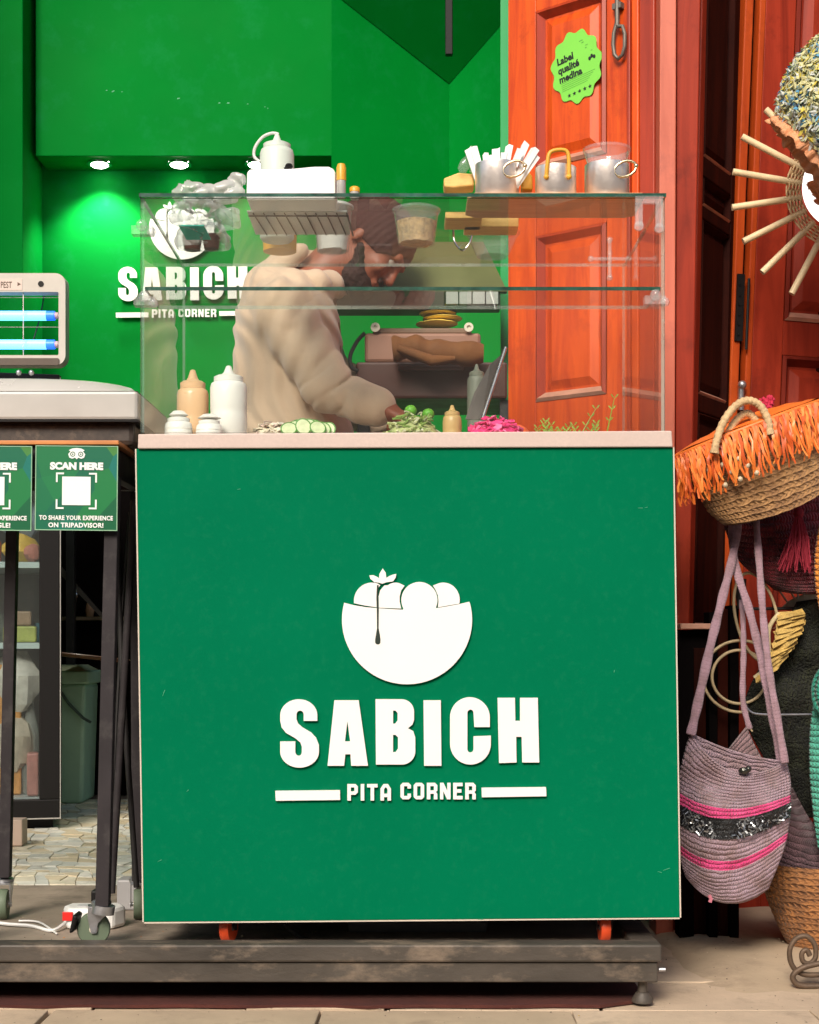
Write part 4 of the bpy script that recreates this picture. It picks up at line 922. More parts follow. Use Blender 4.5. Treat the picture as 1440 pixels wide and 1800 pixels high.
def placard(px0, px1, label, lines, tilt):
    Yp = 2.872; o = at((px0+px1)/2, 858, Yp); w_ = (px1-px0)*Yp/FOC/2; h_ = 74.5*Yp/FOC
    fr = Frame(o, (math.cos(R(tilt)),0,-math.sin(R(tilt))), (math.sin(R(tilt)),0,math.cos(R(tilt))), (0,-1,0)); k = Yp/FOC
    t = thing('placard', label, 'placard', tuple(o + Vector((0,0,-h_))), 'review placards hanging on the table edge')
    m_ = MB(); m_.box((-w_,-h_,-.003),(w_,h_,0), fr); part('board', m_, PRN, t)
    m_ = MB(); e = .0016
    m_.box((-w_,h_-e,.0002),(w_,h_,.0008), fr); m_.box((-w_,-h_,.0002),(w_,-h_+e,.0008), fr); m_.box((-w_,-h_+e,.0002),(-w_+e,h_-e,.0008), fr); m_.box((w_-e,-h_+e,.0002),(w_,h_-e,.0008), fr)
    part('border', m_, mat('pale green border', (.25,.45,.28), .5), t)
    class SF(Frame):
        def __init__(s, ox, oy): s.ox, s.oy = ox*k, oy*k
        def __call__(s, a, b_, c=0.0): return fr(s.ox+a, s.oy+b_, .0010+c)
    for txt, sz, yy, bo, xs_ in (('SCAN HERE', .0172, 33, .0011, 1.08), (lines[0], .0112, -56, .0004, .84), (lines[1], .0118, -69, .00045, .98)):
        m_ = MB(); m_.text(txt, SF(0,yy), sz, .0004, bo, xs_, spacing=1.08 if sz < .015 else 1.0); part('lettering', m_, PW, t)
    m_ = MB(); m_.box((-25*k,-30*k,.0006),(25*k,20*k,.0012), fr); part('blank_square', m_, PW, t)
    for sx, sy in ((-1,1),(1,1),(1,-1),(-1,-1)):
        m_ = MB(); cx, cy = sx*36*k, (-5+sy*32)*k
        m_.box((min(cx,cx-sx*14*k),min(cy,cy-sy*3*k),.0008), (max(cx,cx-sx*14*k),max(cy,cy-sy*3*k),.0013), fr)
        m_.box((min(cx,cx-sx*3*k),min(cy-sy*3.2*k,cy-sy*17*k),.0008), (max(cx,cx-sx*3*k),max(cy-sy*3.2*k,cy-sy*17*k),.0013), fr)
        part('scan_corner', m_, PW, t)
    m_ = MB(); F2 = lambda a, b_, c: fr(a*k, b_*k + 4.5*k, c)
    ring = lambda cx, cy, r, n=18: [(cx+r*math.cos(2*math.pi*i/n), cy+r*math.sin(2*math.pi*i/n)) for i in range(n)]
    head = [(-14,62),(-8,65),(0,66),(8,65),(14,62),(11,60),(15,55),(13,49),(8,47),(3,49),(0,46),(-3,49),(-8,47),(-13,49),(-15,55),(-11,60)]
    m_.plate([head, ring(-7,55,4.6), ring(7,55,4.6)], F2, .0008, .0013)
    for sx in (-7, 7): m_.plate([ring(sx,55,3.0), ring(sx,55,1.5,10)], F2, .0008, .0013)
    part('owl_emblem', m_, PW, t)
placard(62,207,'green placard reading scan here, hanging at the right end of the table edge',('TO SHARE YOUR EXPERIENCE','ON TRIPADVISOR!',.86),.6)
placard(-90,56,'green placard cut by the picture edge, left of the other scan placard',('TO SHARE YOUR EXPERIENCE','ON GOOGLE!',.86),.6)
# domed griddle on the table
gr = thing('griddle', 'silver contact griddle with domed lid standing on the wheeled table', 'griddle', (-.9,3.1,zt_))
gx1 = Xof(243,2.95); gx0 = gx1 - .62
mb = MB(); mb.box((gx0+.03,2.965,zt_+.0045),(gx1-.01,3.30,Zof(738,2.96)-.001)); part('base', mb, mat('greasy speckled black enamel', (.035,.024,.018), .5, var=.4, vscale=60, dirt=(.11,.08,.055), dirt_amt=.7, dscale=40), gr, bevel=.01)
mb = MB(); mb.box((gx0,2.945,Zof(738,2.945)),(gx1,3.32,Zof(687,2.945))); part('lid_band', mb, ALU, gr, bevel=.006)
mb = MB(); mb.box((gx0,2.944,Zof(741,2.944)),(gx1+.002,3.32,Zof(738.3,2.944))); part('seal', mb, BLACKP, gr)
zd = Zof(687,2.945); hd = Zof(654,2.96)-zd; n1, n2 = 28, 14; m_ = MB(); vs = []
for j in range(n2+1):
    for i in range(n1+1):
        a, b_ = i/n1*2-1, j/n2*2-1
        h = max(0, (1-abs(a)**3.2))**.55 * max(0, (1-abs(b_)**4))**.5
        vs.append(((gx0+gx1)/2 + a*(gx1-gx0)/2*.995, 3.132+b_*.183, zd+.0003+hd*h))
m_.add(vs, [(j*(n1+1)+i, j*(n1+1)+i+1, (j+1)*(n1+1)+i+1, (j+1)*(n1+1)+i) for j in range(n2) for i in range(n1)])
part('lid_dome', m_, mat('satin stainless lid', (.60,.57,.53), .22, .15, var=.04), gr, smooth=60)
mb = MB(); mb.ball(at(33,655,3.1), .006, 8); mb.ball(at(55,655,3.1), .006, 8); part('hinge_screw', mb, ZINC, gr, smooth=True)
# power strip and lead on the deck
Yq = 3.12; q = lambda px, py, dy=0: at(px, py, Yq) + Vector((0,dy,0))
ps = thing('power_strip', 'white power strip with red switch lying behind the table castor', 'power strip', tuple(at(170,1602,Yq)))
PSW = mat('white plastic', (.78,.77,.74), .4, var=.04)
z0_ = .1008
mb = MB(); L = [(112,-.0),(118,.03),(205,.035),(222,.0),(205,-.04),(125,-.04)]
mb.prism([(Xof(px,Yq),Yq+dy,z0_) for px, dy in L], (0,0,.042)); part('casing', mb, PSW, ps, bevel=.008)
mb = MB(); mb.box((Xof(118,Yq),Yq-.0435,z0_+.018),(Xof(136,Yq),Yq-.0405,z0_+.036)); part('switch', mb, mat('red rocker switch', (.7,.02,.015), .4), ps, bevel=.001)
mb = MB(); 
for px in (150, 185): mb.lathe([(.014,0),(.014,.0015),(.011,.0015)], (Xof(px,Yq),Yq-.01,z0_+.0425), 16)
part('socket', mb, mat('grey socket', (.5,.5,.5), .5), ps)
mb = MB(); mb.box((Xof(165,Yq),Yq-.03,z0_+.0445),(Xof(176,Yq),Yq+.01,z0_+.075)); part('plug', mb, BLACKP, ps, bevel=.003)
path = [(Xof(-90,3.15),3.2,.106),(Xof(0,3.1),3.12,.106),(Xof(50,3.08),3.10,.105),(Xof(85,3.02),3.05,.105),(Xof(114,3.09),3.10,.112)]
mb = MB()
def smoothpath(pts, n=6):
    pts = [Vector(p) for p in pts]; out = []
    for i in range(len(pts)-1):
        p0, p1, p2, p3 = pts[max(i-1,0)], pts[i], pts[i+1], pts[min(i+2,len(pts)-1)]
        for k in range(n):
            t = k/n; out.append(.5*((2*p1)+(p2-p0)*t+(2*p0-5*p1+4*p2-p3)*t*t+(3*p1-p0-3*p2+p3)*t*t*t))
    return out + [pts[-1]]
mb.tube(smoothpath(path), .0035, 6); part('power_cable', mb, PSW, smooth=True, label='white cable running left along the deck from the power strip', cat='cable')
mb = MB(); mb.tube(smoothpath([(Xof(95,3.0),3.02,.105),(Xof(60,3.1),3.14,.105),(Xof(20,3.1),3.16,.104)]), .002, 6); part('thin_cable', mb, PSW, smooth=True, label='thin white cable beside the thicker one on the deck', cat='cable')
mb = MB(); mb.box((Xof(205,3.3),3.3,.1008),(Xof(240,3.3),3.36,.165)); part('adaptor', mb, mat('grey plastic adaptor', (.32,.31,.31), .5), bevel=.004, label='grey adaptor block on the deck beside the power strip', cat='adaptor')
mb = MB(); mb.box((Xof(10,4.3),4.3,.103),(Xof(39,4.3),4.36,.175)); part('carton', mb, mat('pinkish carton', (.5,.38,.30), .7), bevel=.003, label='small pinkish carton on the tiles under the fridge corner', cat='carton')
# ---------------------------------------------------------------- unseen wall across the lane, added to keep sky out of the glass reflections
mb = MB(); mb.box((-9,-5.3,0),(9,-5.0,4.2)); part('opposite_wall', mb, mat('pale brown plaster', (.46,.36,.28), .9, var=.2), label='pale brown plaster wall across the lane, opposite the stand', cat='wall')

# ---------------------------------------------------------------- things on top of the glass case
def bottle(px, tip, Y, r, cap_y, m_body, label, cat='bottle', capm=None, zbase=None, name='squeeze_bottle', tip_r=.0045, tipm=None):
    zb_ = zt+.0008 if zbase is None else zbase; c = (Xof(px,Y), Y); zt_p, zc_ = Zof(tip,Y), Zof(cap_y,Y)
    t = thing(name, label, cat, (c[0], c[1], zb_))
    bh = zc_ - zb_; m_ = MB()
    m_.lathe([(r*.85,0),(r,.006),(r,bh*.45),(r*.975,bh*.5),(r,bh*.55),(r,bh-.012),(r*.93,bh-.003),(r*.80,bh)], (c[0],c[1],zb_), 28); part('body', m_, m_body, t, smooth=60)
    h = zt_p - zc_; m_ = MB()
    m_.lathe([(r*.80,.0004),(r*.80,h*.30),(r*.62,h*.40),(r*.40,h*.45),(tip_r*1.9,h*.60),(tip_r,h*.97),(tip_r*.5,h)], (c[0],c[1],zc_), 24); part('cap', m_, capm or m_body, t, smooth=50)
    return t
WPL = mat('white squeeze plastic', (.80,.79,.74), .35, var=.02)
WPL2 = mat('milky plastic', (.62,.62,.58), .4, var=.04)
PEACH = mat('peach sauce plastic', (.78,.50,.28), .35, var=.04)
WHITEP = mat('white paper', (.86,.86,.84), .6, var=.02)
zT = ztop
ORD = ['first','second','third','fourth','fifth','sixth','seventh','eighth','ninth','tenth','eleventh']
# napkin box with round corners
def top_at(py): return (zT-EYE)*FOC/(HOR-py)     # depth of a contact point seen through the glass
mb = MB(); Yn = 2.965
L = [(Xof(433,Yn),zT),(Xof(590,Yn),zT)] + [(Xof(590,Yn)-.0, Zof(303,Yn)),(Xof(586,Yn),Zof(296,Yn)),(Xof(578,Yn),Zof(292,Yn)),(Xof(553,Yn),Zof(292,Yn)),(Xof(510,Yn),Zof(296,Yn)),(Xof(439,Yn),Zof(296.5,Yn)),(Xof(434,Yn),Zof(302,Yn))]
mb.prism([(a,Yn,b_) for a, b_ in L], (0,.085,0)); nbx = part('napkin_box', mb, WHITEP, bevel=.004, label='white rounded napkin box on the glass top, in front of the squeeze bottle', cat='box')
mb = MB(); mb.tube([at(434,345,3.075)+Vector((0,0,.007)), at(592,345,3.075)+Vector((0,0,.007))], .0085, 10)
Yr_ = 3.085
rk = thing('wire_tray', 'white slatted wire tray lying behind the napkin box on the glass', 'tray', (Xof(530,3.15),3.15,zT))
m_ = MB(); xa, xb = Xof(440,3.13), Xof(612,3.13); m_.box((xa,3.065,zT+.004),(xb,3.24,zT+.007)); part('base', m_, WPL2, rk)
for k in range(9):
    m_ = MB(); xx = xa + .012 + k*(xb-xa-.02)/8.6; m_.tube([(xx+.0,3.07,zT+.002),(xx+.012,3.235,zT+.002)], .0014, 6); part('wire', m_, BLACKM, rk)
m_ = MB(); m_.tube([(xa,3.09,zT+.0022),(xb+.004,3.09,zT+.0022)], .0016, 6); part('wire', m_, BLACKM, rk)
m_ = MB(); m_.tube([(xb-.0,3.07,zT+.0022),(xb+.006,3.24,zT+.0022)], .0016, 6); part('wire', m_, BLACKM, rk)
bt = bottle(487,236,3.28,.036,262,mat('translucent white plastic', (.60,.66,.58), .4, var=.03),'white squeeze bottle with a looped cap strap standing behind the napkin box',zbase=zT+.0075 if False else zT+.0008)
m_ = MB(); m_.tube(smoothpath([at(490,236,3.28),at(478,234,3.28),at(462,241,3.28),at(449,258,3.28),at(447,275,3.28),at(458,285,3.27)],5), .0034, 8); part('strap', m_, WPL2, bt, smooth=True)
mb = MB(); mb.ball(at(508,296,2.99)+Vector((0,0,.004)), (.008,.01,.006), 8); mb.tube([at(500,297,2.985),at(512,292,2.985)], .003, 6)
part('hair_clip', mb, BLACKP, smooth=True, label='tiny black clip on top of the white napkin box', cat='clip')
def marker(px0, px1, py0, pysplit, Y, label):
    t = thing('marker_pen', label, 'pen', (Xof((px0+px1)/2,Y),Y,zT)); r = (px1-px0)/2*Y/FOC; c = ((Xof((px0+px1)/2,Y)),Y)
    zs_ = Zof(pysplit,Y); m_ = MB(); m_.lathe([(r*.8,.0008),(r,.004),(r,zs_-zT)], (c[0],c[1],zT), 14); part('barrel', m_, ALU, t, smooth=50)
    h = Zof(py0,Y)-zs_; m_ = MB(); m_.lathe([(r*1.06,.0004),(r*1.06,h*.75),(r*.8,h*.95),(0,h)], (c[0],c[1],zs_), 14); part('cap', m_, YEL, t, smooth=50)
YEL = mat('amber yellow plastic', (.72,.36,.03), .4, var=.1)
marker(592,608,287,318,2.96,'yellow capped pen standing at the right end of the napkin box')
marker(615,632,328,338,2.97,'short yellow topped tool lying low beside the yellow capped pen')
def tub(name, px, py_base, py_top, rpx, mlid, mbody, mfill, label, lid=True, cat='tub', taper=.82, fillk=.75, z0=None, Y=None):
    Y = Y or top_at(py_base); z0 = z0 or zT+.0008; r = rpx*Y/FOC; h = Zof(py_top,Y)-z0; c = (Xof(px,Y),Y,z0)
    t = thing(name, label, cat, c); m_ = MB(); m_.lathe([(r*taper,0),(r,h-.004),(r*1.06,h-.003),(r*1.06,h-.0005)], c, 30); b_ = part('bowl', m_, mbody, t, smooth=50)
    if mfill:
        m_ = MB(); n0 = 30; m_.lathe([(r*taper*.9,.002),(r*(taper+(1-taper)*fillk)*.94,h*fillk*.9),(r*.5,h*fillk),(0,h*fillk*1.02)], c, n0)
        for p in m_.v: p += Vector((1,1,1))*(.004*noise.noise(p*90))
        part('filling', m_, mfill, t, smooth=25)
    if lid: m_ = MB(); m_.lathe([(r*1.09,0),(r*1.09,.004),(r*.9,.008),(0,.008)], (c[0],c[1],z0+h), 30); part('lid', m_, mlid, t, smooth=50)
    return t
NOOD = mat('crisp straw noodles', (.55,.36,.15), .7, var=.4, vscale=90, bump=.8, bscale=180)
tub('snack_tub',732,430,372,39,CLEAR,CLEARTUB,NOOD,'clear round tub of crispy noodles seen through the case top')
tub('sauce_tub',492,443,402,30,mat('clear grey lid',(.4,.4,.38),.3),mat('orange label', (.66,.34,.03), .5, var=.1),None,'small tub with an orange label under the slatted wire tray', lid=True, taper=.97)
tub('white_pot',585,443,366,34,WPL2,CLEARTUB,mat('white foam cups', (.6,.6,.55), .6, var=.1),'translucent whitish pot behind the slatted wire tray')
tub('clear_bowl',866,452,408,46,CLEAR,CLEARTUB,None,'empty clear plastic bowl behind the bamboo boards', lid=False, taper=.6)
for (a, b_, c_, d_, dep, lb) in ((783,848,372,384,.09,'yellow bamboo board left of its twin, lying on the case top'),(817,912,380,399,.07,'longer yellow bamboo board with brown front edge on the case top')):
    Y = top_at(d_); m_ = MB(); m_.box((Xof(a,Y),Y,zT+.0008),(Xof(b_,Y),Y+dep,Zof(c_,Y))); part('bamboo_board', m_, YELLOWWOOD, bevel=.002, label=lb, cat='board')
m_ = MB(); Y = 3.32; m_.tube(smoothpath([at(797,404,Y),at(799,424,Y),at(812,440,Y-.02),at(826,426,Y-.02),at(831,404,Y)],5), .0022, 6); part('wire_loop', m_, CHROME, smooth=True, label='thin wire whisk loop between the noodle tub and the boards', cat='whisk')
# serving board with three metal pots
sb_ = thing('serving_board', 'long pale wooden board under the three metal pots', 'board', (Xof(980,2.98),3.0,zT))
xa, xb = Xof(822,2.96), Xof(1133,2.96); zB = zT+.0075
m_ = MB(); L = [(xa+.012,2.945),(xb-.006,2.945),(xb,2.955),(xb,3.085),(xb-.02,3.10),(xa+.02,3.10),(xa,3.08),(xa,2.97)]
m_.prism([(p[0],p[1],zT+.0006) for p in L], (0,0,.0069)); part('plank', m_, TRAYWOOD, sb_, bevel=.0015)
HAM = mat('hammered pinkish steel', (.96,.86,.80), .36, .92, var=.02, bump=.13, bscale=70)
BRASS = mat('brass handle', (.82,.66,.42), .25, 1.0)
def pot(px, rpx, ytop, Y, label, handle='ring'):
    r = rpx*Y/FOC; h = Zof(ytop,Y)-zB; c = (Xof(px,Y),Y,zB+.0004)
    t = thing('metal_pot', label, 'pot', c); m_ = MB()
    m_.lathe([(r*.94,0),(r,.003),(r,h),(r*.96,h),(r*.95,.004),(0,.0035)], c, 32); part('body', m_, HAM, t, smooth=50)
    m_ = MB()
    if handle == 'ring':
        for sgn in (1,):
            cc = Vector((c[0]+r*.70, Y-r*.80, c[2]+h*.74)); pts = [cc+Vector((.021*math.cos(a), -.005, .015*math.sin(a)+.004*math.cos(a))) for a in [2*math.pi*(.02+k/14*.96) for k in range(15)]]
            m_.tube(pts, .0026, 8); m_.ball(pts[0], .0048, 8)
    else:
        pts = [Vector((c[0]-.021,Y-r*.9,c[2]+h*.55)),Vector((c[0]-.019,Y-r*.95,c[2]+h*1.0)),Vector((c[0]-.013,Y-r*.95,c[2]+h*1.36)),Vector((c[0]+.013,Y-r*.95,c[2]+h*1.42)),Vector((c[0]+.021,Y-r*.95,c[2]+h*1.2)),Vector((c[0]+.022,Y-r*.93,c[2]+h*.55))]
        m_.tube(smoothpath(pts,4), .004, 8); m_.ball(pts[0], .0055, 8); m_.ball(pts[-1], .0055, 8)
    part('handle', m_, BRASS if handle == 'ring' else YEL, t, smooth=True)
    return t, c, r, h
_, c1, r1, h1 = pot(874,39,291,3.01,'hammered metal pot stuffed with white paper sachets')
pot(977,36,297,2.99,'middle metal pot with an amber loop handle', 'loop')
_, c3, r3, h3 = pot(1067,39,292,3.0,'right hand metal pot holding a clear plastic cup')
m_ = MB(); c = Vector((c3[0],c3[1],c3[2]+.006)); ht = Zof(262,3.0)-c.z
m_.lathe([(r3*.78,0),(r3*.86,h3*.9),(r3*1.03,ht*.93),(r3*1.08,ht*.94),(r3*1.08,ht),(r3*1.0,ht),(r3*.84,h3*.9),(r3*.74,.001)], c, 32); part('plastic_cup', m_, CLEARTUB, smooth=50, label='clear ribbed plastic cup standing inside the right hand metal pot', cat='cup')
for k in range(11):
    a = rnd.uniform(0,6.28); rr_ = r1*.55*math.sqrt(rnd.random()); tilt = (-.30 + .088*k) + rnd.uniform(-.05,.05); hh = .092+rnd.random()*.024 + .006*math.sin(k)
    if k in (2,3): hh *= .8
    fr = Frame(Vector((c1[0]-r1*.5+r1*1.0*k/10, c1[1]+rnd.uniform(-.5,.5)*r1, c1[2]+.006)), (math.cos(tilt),.2,-math.sin(tilt)), (math.sin(tilt),0,math.cos(tilt)), (.2,-1,0))
    m_ = MB(); w_ = rnd.uniform(.0055,.0078); tp = rnd.choice((.2,.7,-.5,.1)); n_=5; b0 = rnd.uniform(-.004,.004)
    m_.add([fr(-w_,0,0),fr(w_,0,0),fr(w_,hh*.6,b0),fr(w_+.001,hh,b0*2),fr(-w_*tp,hh+.006*tp,b0*2),fr(-w_,hh*.95,b0*2),fr(-w_,hh*.6,b0)] + [fr(-w_,0,.0022),fr(w_,0,.0022),fr(w_,hh*.6,b0+.004),fr(w_+.001,hh,b0*2+.002),fr(-w_*tp,hh+.006*tp,b0*2+.002),fr(-w_,hh*.95,b0*2+.002),fr(-w_,hh*.6,b0+.004)],
            [tuple(range(7)),tuple(range(13,6,-1))]+[(i,7+i,7+(i+1)%7,(i+1)%7) for i in range(7)])
    o_ = part('paper_sachet', m_, WHITEP, label='white paper sachet in the metal pot, %s from the left' % ORD[k], cat='sachet', group='white paper sachets in the metal pot')
m_ = MB(); Y = 3.05; m_.prism([at(780,313,Y),at(806,303,Y),at(833,305,Y),at(834,326,Y),at(796,330,Y),at(781,328,Y)], (0,.05,0)); part('wooden_block', m_, YELLOWWOOD, bevel=.003, label='yellow wooden block resting at the left end of the pot board', cat='block')
m_ = MB(); fr = Frame(at(818,289,3.04), (.8,0,-.5), (.5,0,.8), (0,-1,0)); m_.lathe([(.0,-.02),(.009,-.014),(.012,0),(.009,.014),(0,.02)], (0,0,0), 16, fr=lambda x, y, z: fr(x,z,y*.4)); m_.tube([at(826,299,3.04), at(850,318,3.04)], .0025, 6); part('plastic_spoon', m_, CLEARTUB, smooth=True, label='clear plastic spoon leaning on the sachet pot', cat='spoon')
m_ = MB(); Y = 3.04; m_.prism([at(918,306,Y),at(930,301,Y),at(936,309,Y),at(937,333,Y),at(917,333,Y)], (0,.03,0)); part('amber_grinder', m_, YEL, bevel=.003, label='amber wooden piece between the first and middle pots', cat='grinder')
# plastic bag of sauce cups
bgt = thing('plastic_bag', 'crumpled clear plastic bag of sauces at the left of the glass top', 'bag', (Xof(360,3.1),3.15,zT))
S = SDF((Xof(300,3.1)-.06,2.94,zT-.002),(Xof(440,3.1)+.05,3.50,zT+.12), .0035)
gvv = lambda a: (1-np.abs(np.sin(a)))**2
cr_ = lambda X, Y, Z, t: .009*gvv(X*55+Y*38+1.8*np.sin(Z*70+Y*30)) - .006*gvv(X*-42+Y*61+2*np.sin(X*50)) + .005*gvv(Z*90+X*60+np.sin(Y*45)*2) - .003
cr0_ = lambda X, Y, Z, t: .0035*np.sin(X*80+np.sin(Y*50)*2+Z*90)*np.sin(Y*65+Z*60)+.002*np.sin(X*190+Y*120+Z*150)
S.cap(at(322,338,3.02)+Vector((0,0,-.004)), at(410,338,3.02), .019, .016, .03, cr_); S.cap((Xof(335,3.2),3.15,zT+.018),(Xof(402,3.2),3.17,zT+.018),.030,.026,.03,cr_); S.cap((Xof(335,3.36),3.34,zT+.018),(Xof(378,3.36),3.34,zT+.018),.030,.026,.03,cr_)
S.cap((Xof(360,3.1),3.04,zT+.016),(Xof(360,3.2),3.34,zT+.016),.022,.024,.03,cr_); S.cap(at(404,334,3.02), at(416,316,3.02), .010, .012, .015, cr_)
mbs = S.mesh(); 
for p in mbs.v: p.z = max(p.z, zT+.0006)
part('film', mbs, glass('crumpled clear film', tint=(.93,.95,.96), dust=.34, dustcol=(.80,.78,.76), rough=.15, refl=2.5), bgt, smooth=True)
for (px, py, Y, r, m__, nm) in ((338,0,3.37,.022,mat('brown sauce', (.10,.03,.015), .35),'sauce_cup'),(372,0,3.36,.02,mat('dark brown sauce', (.08,.03,.02), .35),'sauce_cup')):
    m_ = MB(); m_.lathe([(r*.8,.0),(r,.03)], (Xof(px,Y),Y,zT+.004), 18); part(nm, m_, m__, bgt, smooth=50)
m_ = MB(); m_.box((Xof(318,3.2),3.17,zT+.0035),(Xof(362,3.2),3.28,zT+.006)); part('label', m_, mat('teal label', (.03,.50,.38), .5), bgt)

# ---------------------------------------------------------------- inside the case
bottle(339,650,3.10,.0315,684,PEACH,'peach coloured squeeze bottle in the left corner of the case',tip_r=.005, capm=PEACH)
bottle(402,643,3.07,.0365,672,WPL,'tall white squeeze bottle beside the peach one in the case',tip_r=.005)
bottle(314,722,3.02,.027,742,WPL,'low white squeeze bottle in front of the peach bottle, leftmost',tip_r=.010)
bottle(368,728,3.00,.026,746,WPL,'low white bottle top between the peach and tall white bottles',tip_r=.012)
bottle(795,712,3.12,.019,731,mat('mustard plastic', (.50,.33,.13), .4),'small mustard squeeze bottle right of the chopped greens',tip_r=.003)
def heap(name, label, cat, px0, px1, py_top, Y, depth, mats, n, size, shape='flake', kind=None, droop=1.0):
    m_ = MB(); xc, hw = Xof((px0+px1)/2, Y), (px1-px0)/2*Y/FOC; H = Zof(py_top, Y) - zt - .001
    for k in range(n):
        u, v = rnd.uniform(-1,1), rnd.uniform(-1,1)
        if u*u+v*v > 1: continue
        z = zt + .001 + H*(1-(u*u+v*v))**.6*rnd.uniform(.55,1)
        c = Vector((xc+u*hw*.95, Y+v*depth, max(z, zt+.004))); s_ = size*rnd.uniform(.6,1.3)
        q = Matrix.Rotation(rnd.uniform(0,6.28),3,'Z') @ Matrix.Rotation(rnd.uniform(-1.2,1.2),3,'X')
        mi = rnd.randrange(len(mats))
        if shape == 'flake':
            p = [Vector((-1,-.35,0)),Vector((0,-.5,.2)),Vector((1,-.2,0)),Vector((1,.3,.1)),Vector((0,.5,-.15)),Vector((-1,.3,.1))]
            m_.prism([c + q@(a*s_) for a in p], q@Vector((0,0,s_*.22)), mi)
        elif shape == 'strip':
            pts = [c + q@Vector((s_*(t-1)*1.0, s_*.5*math.sin(t*1.7+k), s_*.35*math.cos(t*1.3+k))) for t in (0,.5,1,1.5,2)]
            m_.tube(pts, s_*.17, 5, mi=mi)
        else: m_.ball(c, s_*.5, 6, mi=mi)
    m_.ball((xc,Y,zt+.0005+H*.3), (hw*.93,depth*.9,H*.45), 14, mi=0)
    for p in m_.v: p.z = max(p.z, zt+.0006)
    return part(name, m_, mats, smooth=30, label=label, cat=cat, kind=kind)
F = lambda n, c, **k: mat(n, c, .5, var=.2, vscale=60, **k)
heap('pickled_cabbage','heap of bright pink pickled cabbage towards the right of the case','vegetables',815,925,732,3.12,.06,[F('hot pink pickle',(.80,.05,.22)),F('light pink pickle',(.86,.16,.36)),F('deep pink pickle',(.62,.02,.14))],260,.010,'flake','stuff')
heap('shredded_lettuce','heap of shredded pale green lettuce beside the seller\'s hand','vegetables',676,776,724,3.16,.055,[F('pale lettuce',(.42,.46,.20)),F('white green lettuce',(.58,.58,.38)),F('mid green lettuce',(.20,.30,.07))],240,.014,'strip','stuff')
heap('chopped_onion','low heap of pale chopped onion left of the cucumber','vegetables',440,520,742,3.12,.05,[F('pale onion',(.70,.62,.48)),F('cream onion',(.78,.70,.58)),F('pink onion',(.66,.50,.44))],150,.010,'flake','stuff')
for (px, py, Y, lb) in ((722,722,3.2,'whole lime at the left on the lettuce heap'),(753,728,3.22,'whole lime at the right behind the lettuce heap')):
    m_ = MB(); m_.ball((Xof(px,Y),Y,Zof(py,Y)), (.013,.013,.012), 12); part('lime', m_, F('lime skin',(.13,.42,.03)), smooth=True, label=lb, cat='lime')
CUC, CUCF = F('cucumber skin',(.07,.22,.03)), F('cucumber flesh',(.55,.62,.36))
for k in range(9):
    px = 508+8.5*k; Y = 3.06+.012*(k%3); c = Vector((Xof(px,Y),Y,Zof(754-4*math.sin(k*.45),Y))); q = Frame(c, (1,0,.35*math.sin(k*1.7)), (-.35*math.sin(k*1.7)*.5,.35+.2*math.cos(k),.85), (0,-.85,.35+.2*math.cos(k)))
    m_ = MB(); m_.lathe([(0,.0017),(.0142,.0017),(.0168,.0012),(.0168,-.0012),(0,-.0012)], (0,0,0), 20, fr=lambda x, y, z: q(x,y,z)); m_.m = [1]*20 + [0]*40 + [1]*(len(m_.m)-60)
    part('cucumber_slice', m_, [CUC, CUCF], label='cucumber slice in front of the seller, %s from the left' % ORD[k], cat='cucumber slice', group='cucumber slices in the case')
m_ = MB(); m_.ball((Xof(905,3.2),3.2,zt+.022), (.036,.036,.032), 18); part('tomato', m_, F('orange tomato skin',(.80,.13,.03)), smooth=True, label='orange tomato behind the pink pickled cabbage', cat='tomato')
hb = thing('herb_sprigs', 'thin green parsley sprigs standing at the right of the case', 'herbs', (Xof(1010,3.1),3.1,zt))
for k in range(15):
    px = 942+ k*8.7 + rnd.uniform(-5,5); Y = 3.1+rnd.uniform(-.03,.03); tall = {8:.078,14:.098,2:.045}.get(k, rnd.uniform(.022,.046)); ln = rnd.uniform(-.8,.8)
    b0 = Vector((Xof(px,Y),Y,zt+.001)); pts = [b0 + Vector((ln*tall*t*.7, .01*t, tall*(t-.12*t*t*abs(ln)))) for t in (0,.25,.5,.75,1)]
    m_ = MB(); m_.tube(pts, [.0016,.0014,.0012,.001,.0007], 5)
    for t in range(2,5):
        for s_ in (-1,1):
            d = Vector((s_*.008, rnd.uniform(-.004,.004), .008)); p = pts[t]; m_.add([p, p+d*.6+Vector((0,0,.003)), p+d, p+d*.6-Vector((0,0,.002))], [(0,1,2,3)])
    part('sprig', m_, F('herb green %d' % k,(.20,.30,.03)), hb)
# metal scraper leaning, grey bottle, dark caddy, equipment behind the seller
m_ = MB(); m_.tube([at(889,611,3.5),at(848,737,3.42)], .0042, 8); part('skewer_rod', m_, STEEL, smooth=True, label='long thin steel skewer leaning left of the orange door', cat='skewer')
m_ = MB(); m_.prism([at(887,618,3.52),at(847,737,3.44),at(818,737,3.44),at(834,690,3.47),at(862,640,3.50)], (0,.006,0)); part('tilted_panel', m_, mat('dark brown grey panel', (.07,.055,.045), .4, var=.2), label='dark tilted panel leaning beside the long steel skewer', cat='panel')
bottle(838,640,3.62,.022,662,mat('grey green bottle plastic', (.20,.22,.17), .4, var=.05),'grey green squeeze bottle standing behind the food case, left of the skewer', zbase=1.085, tip_r=.003)
wt = thing('work_table', 'dark wheeled work table with griddle gear behind the seller\'s hands', 'table', (.1,3.8,.1))
yw = 3.86; mb = MB(); mb.box((Xof(626,yw),yw,Zof(700,yw)),(Xof(892,yw),yw+.30,Zof(636,yw))); part('hot_plate_body', mb, mat('dark maroon brown enamel', (.060,.018,.012), .4, var=.15), wt, bevel=.006)
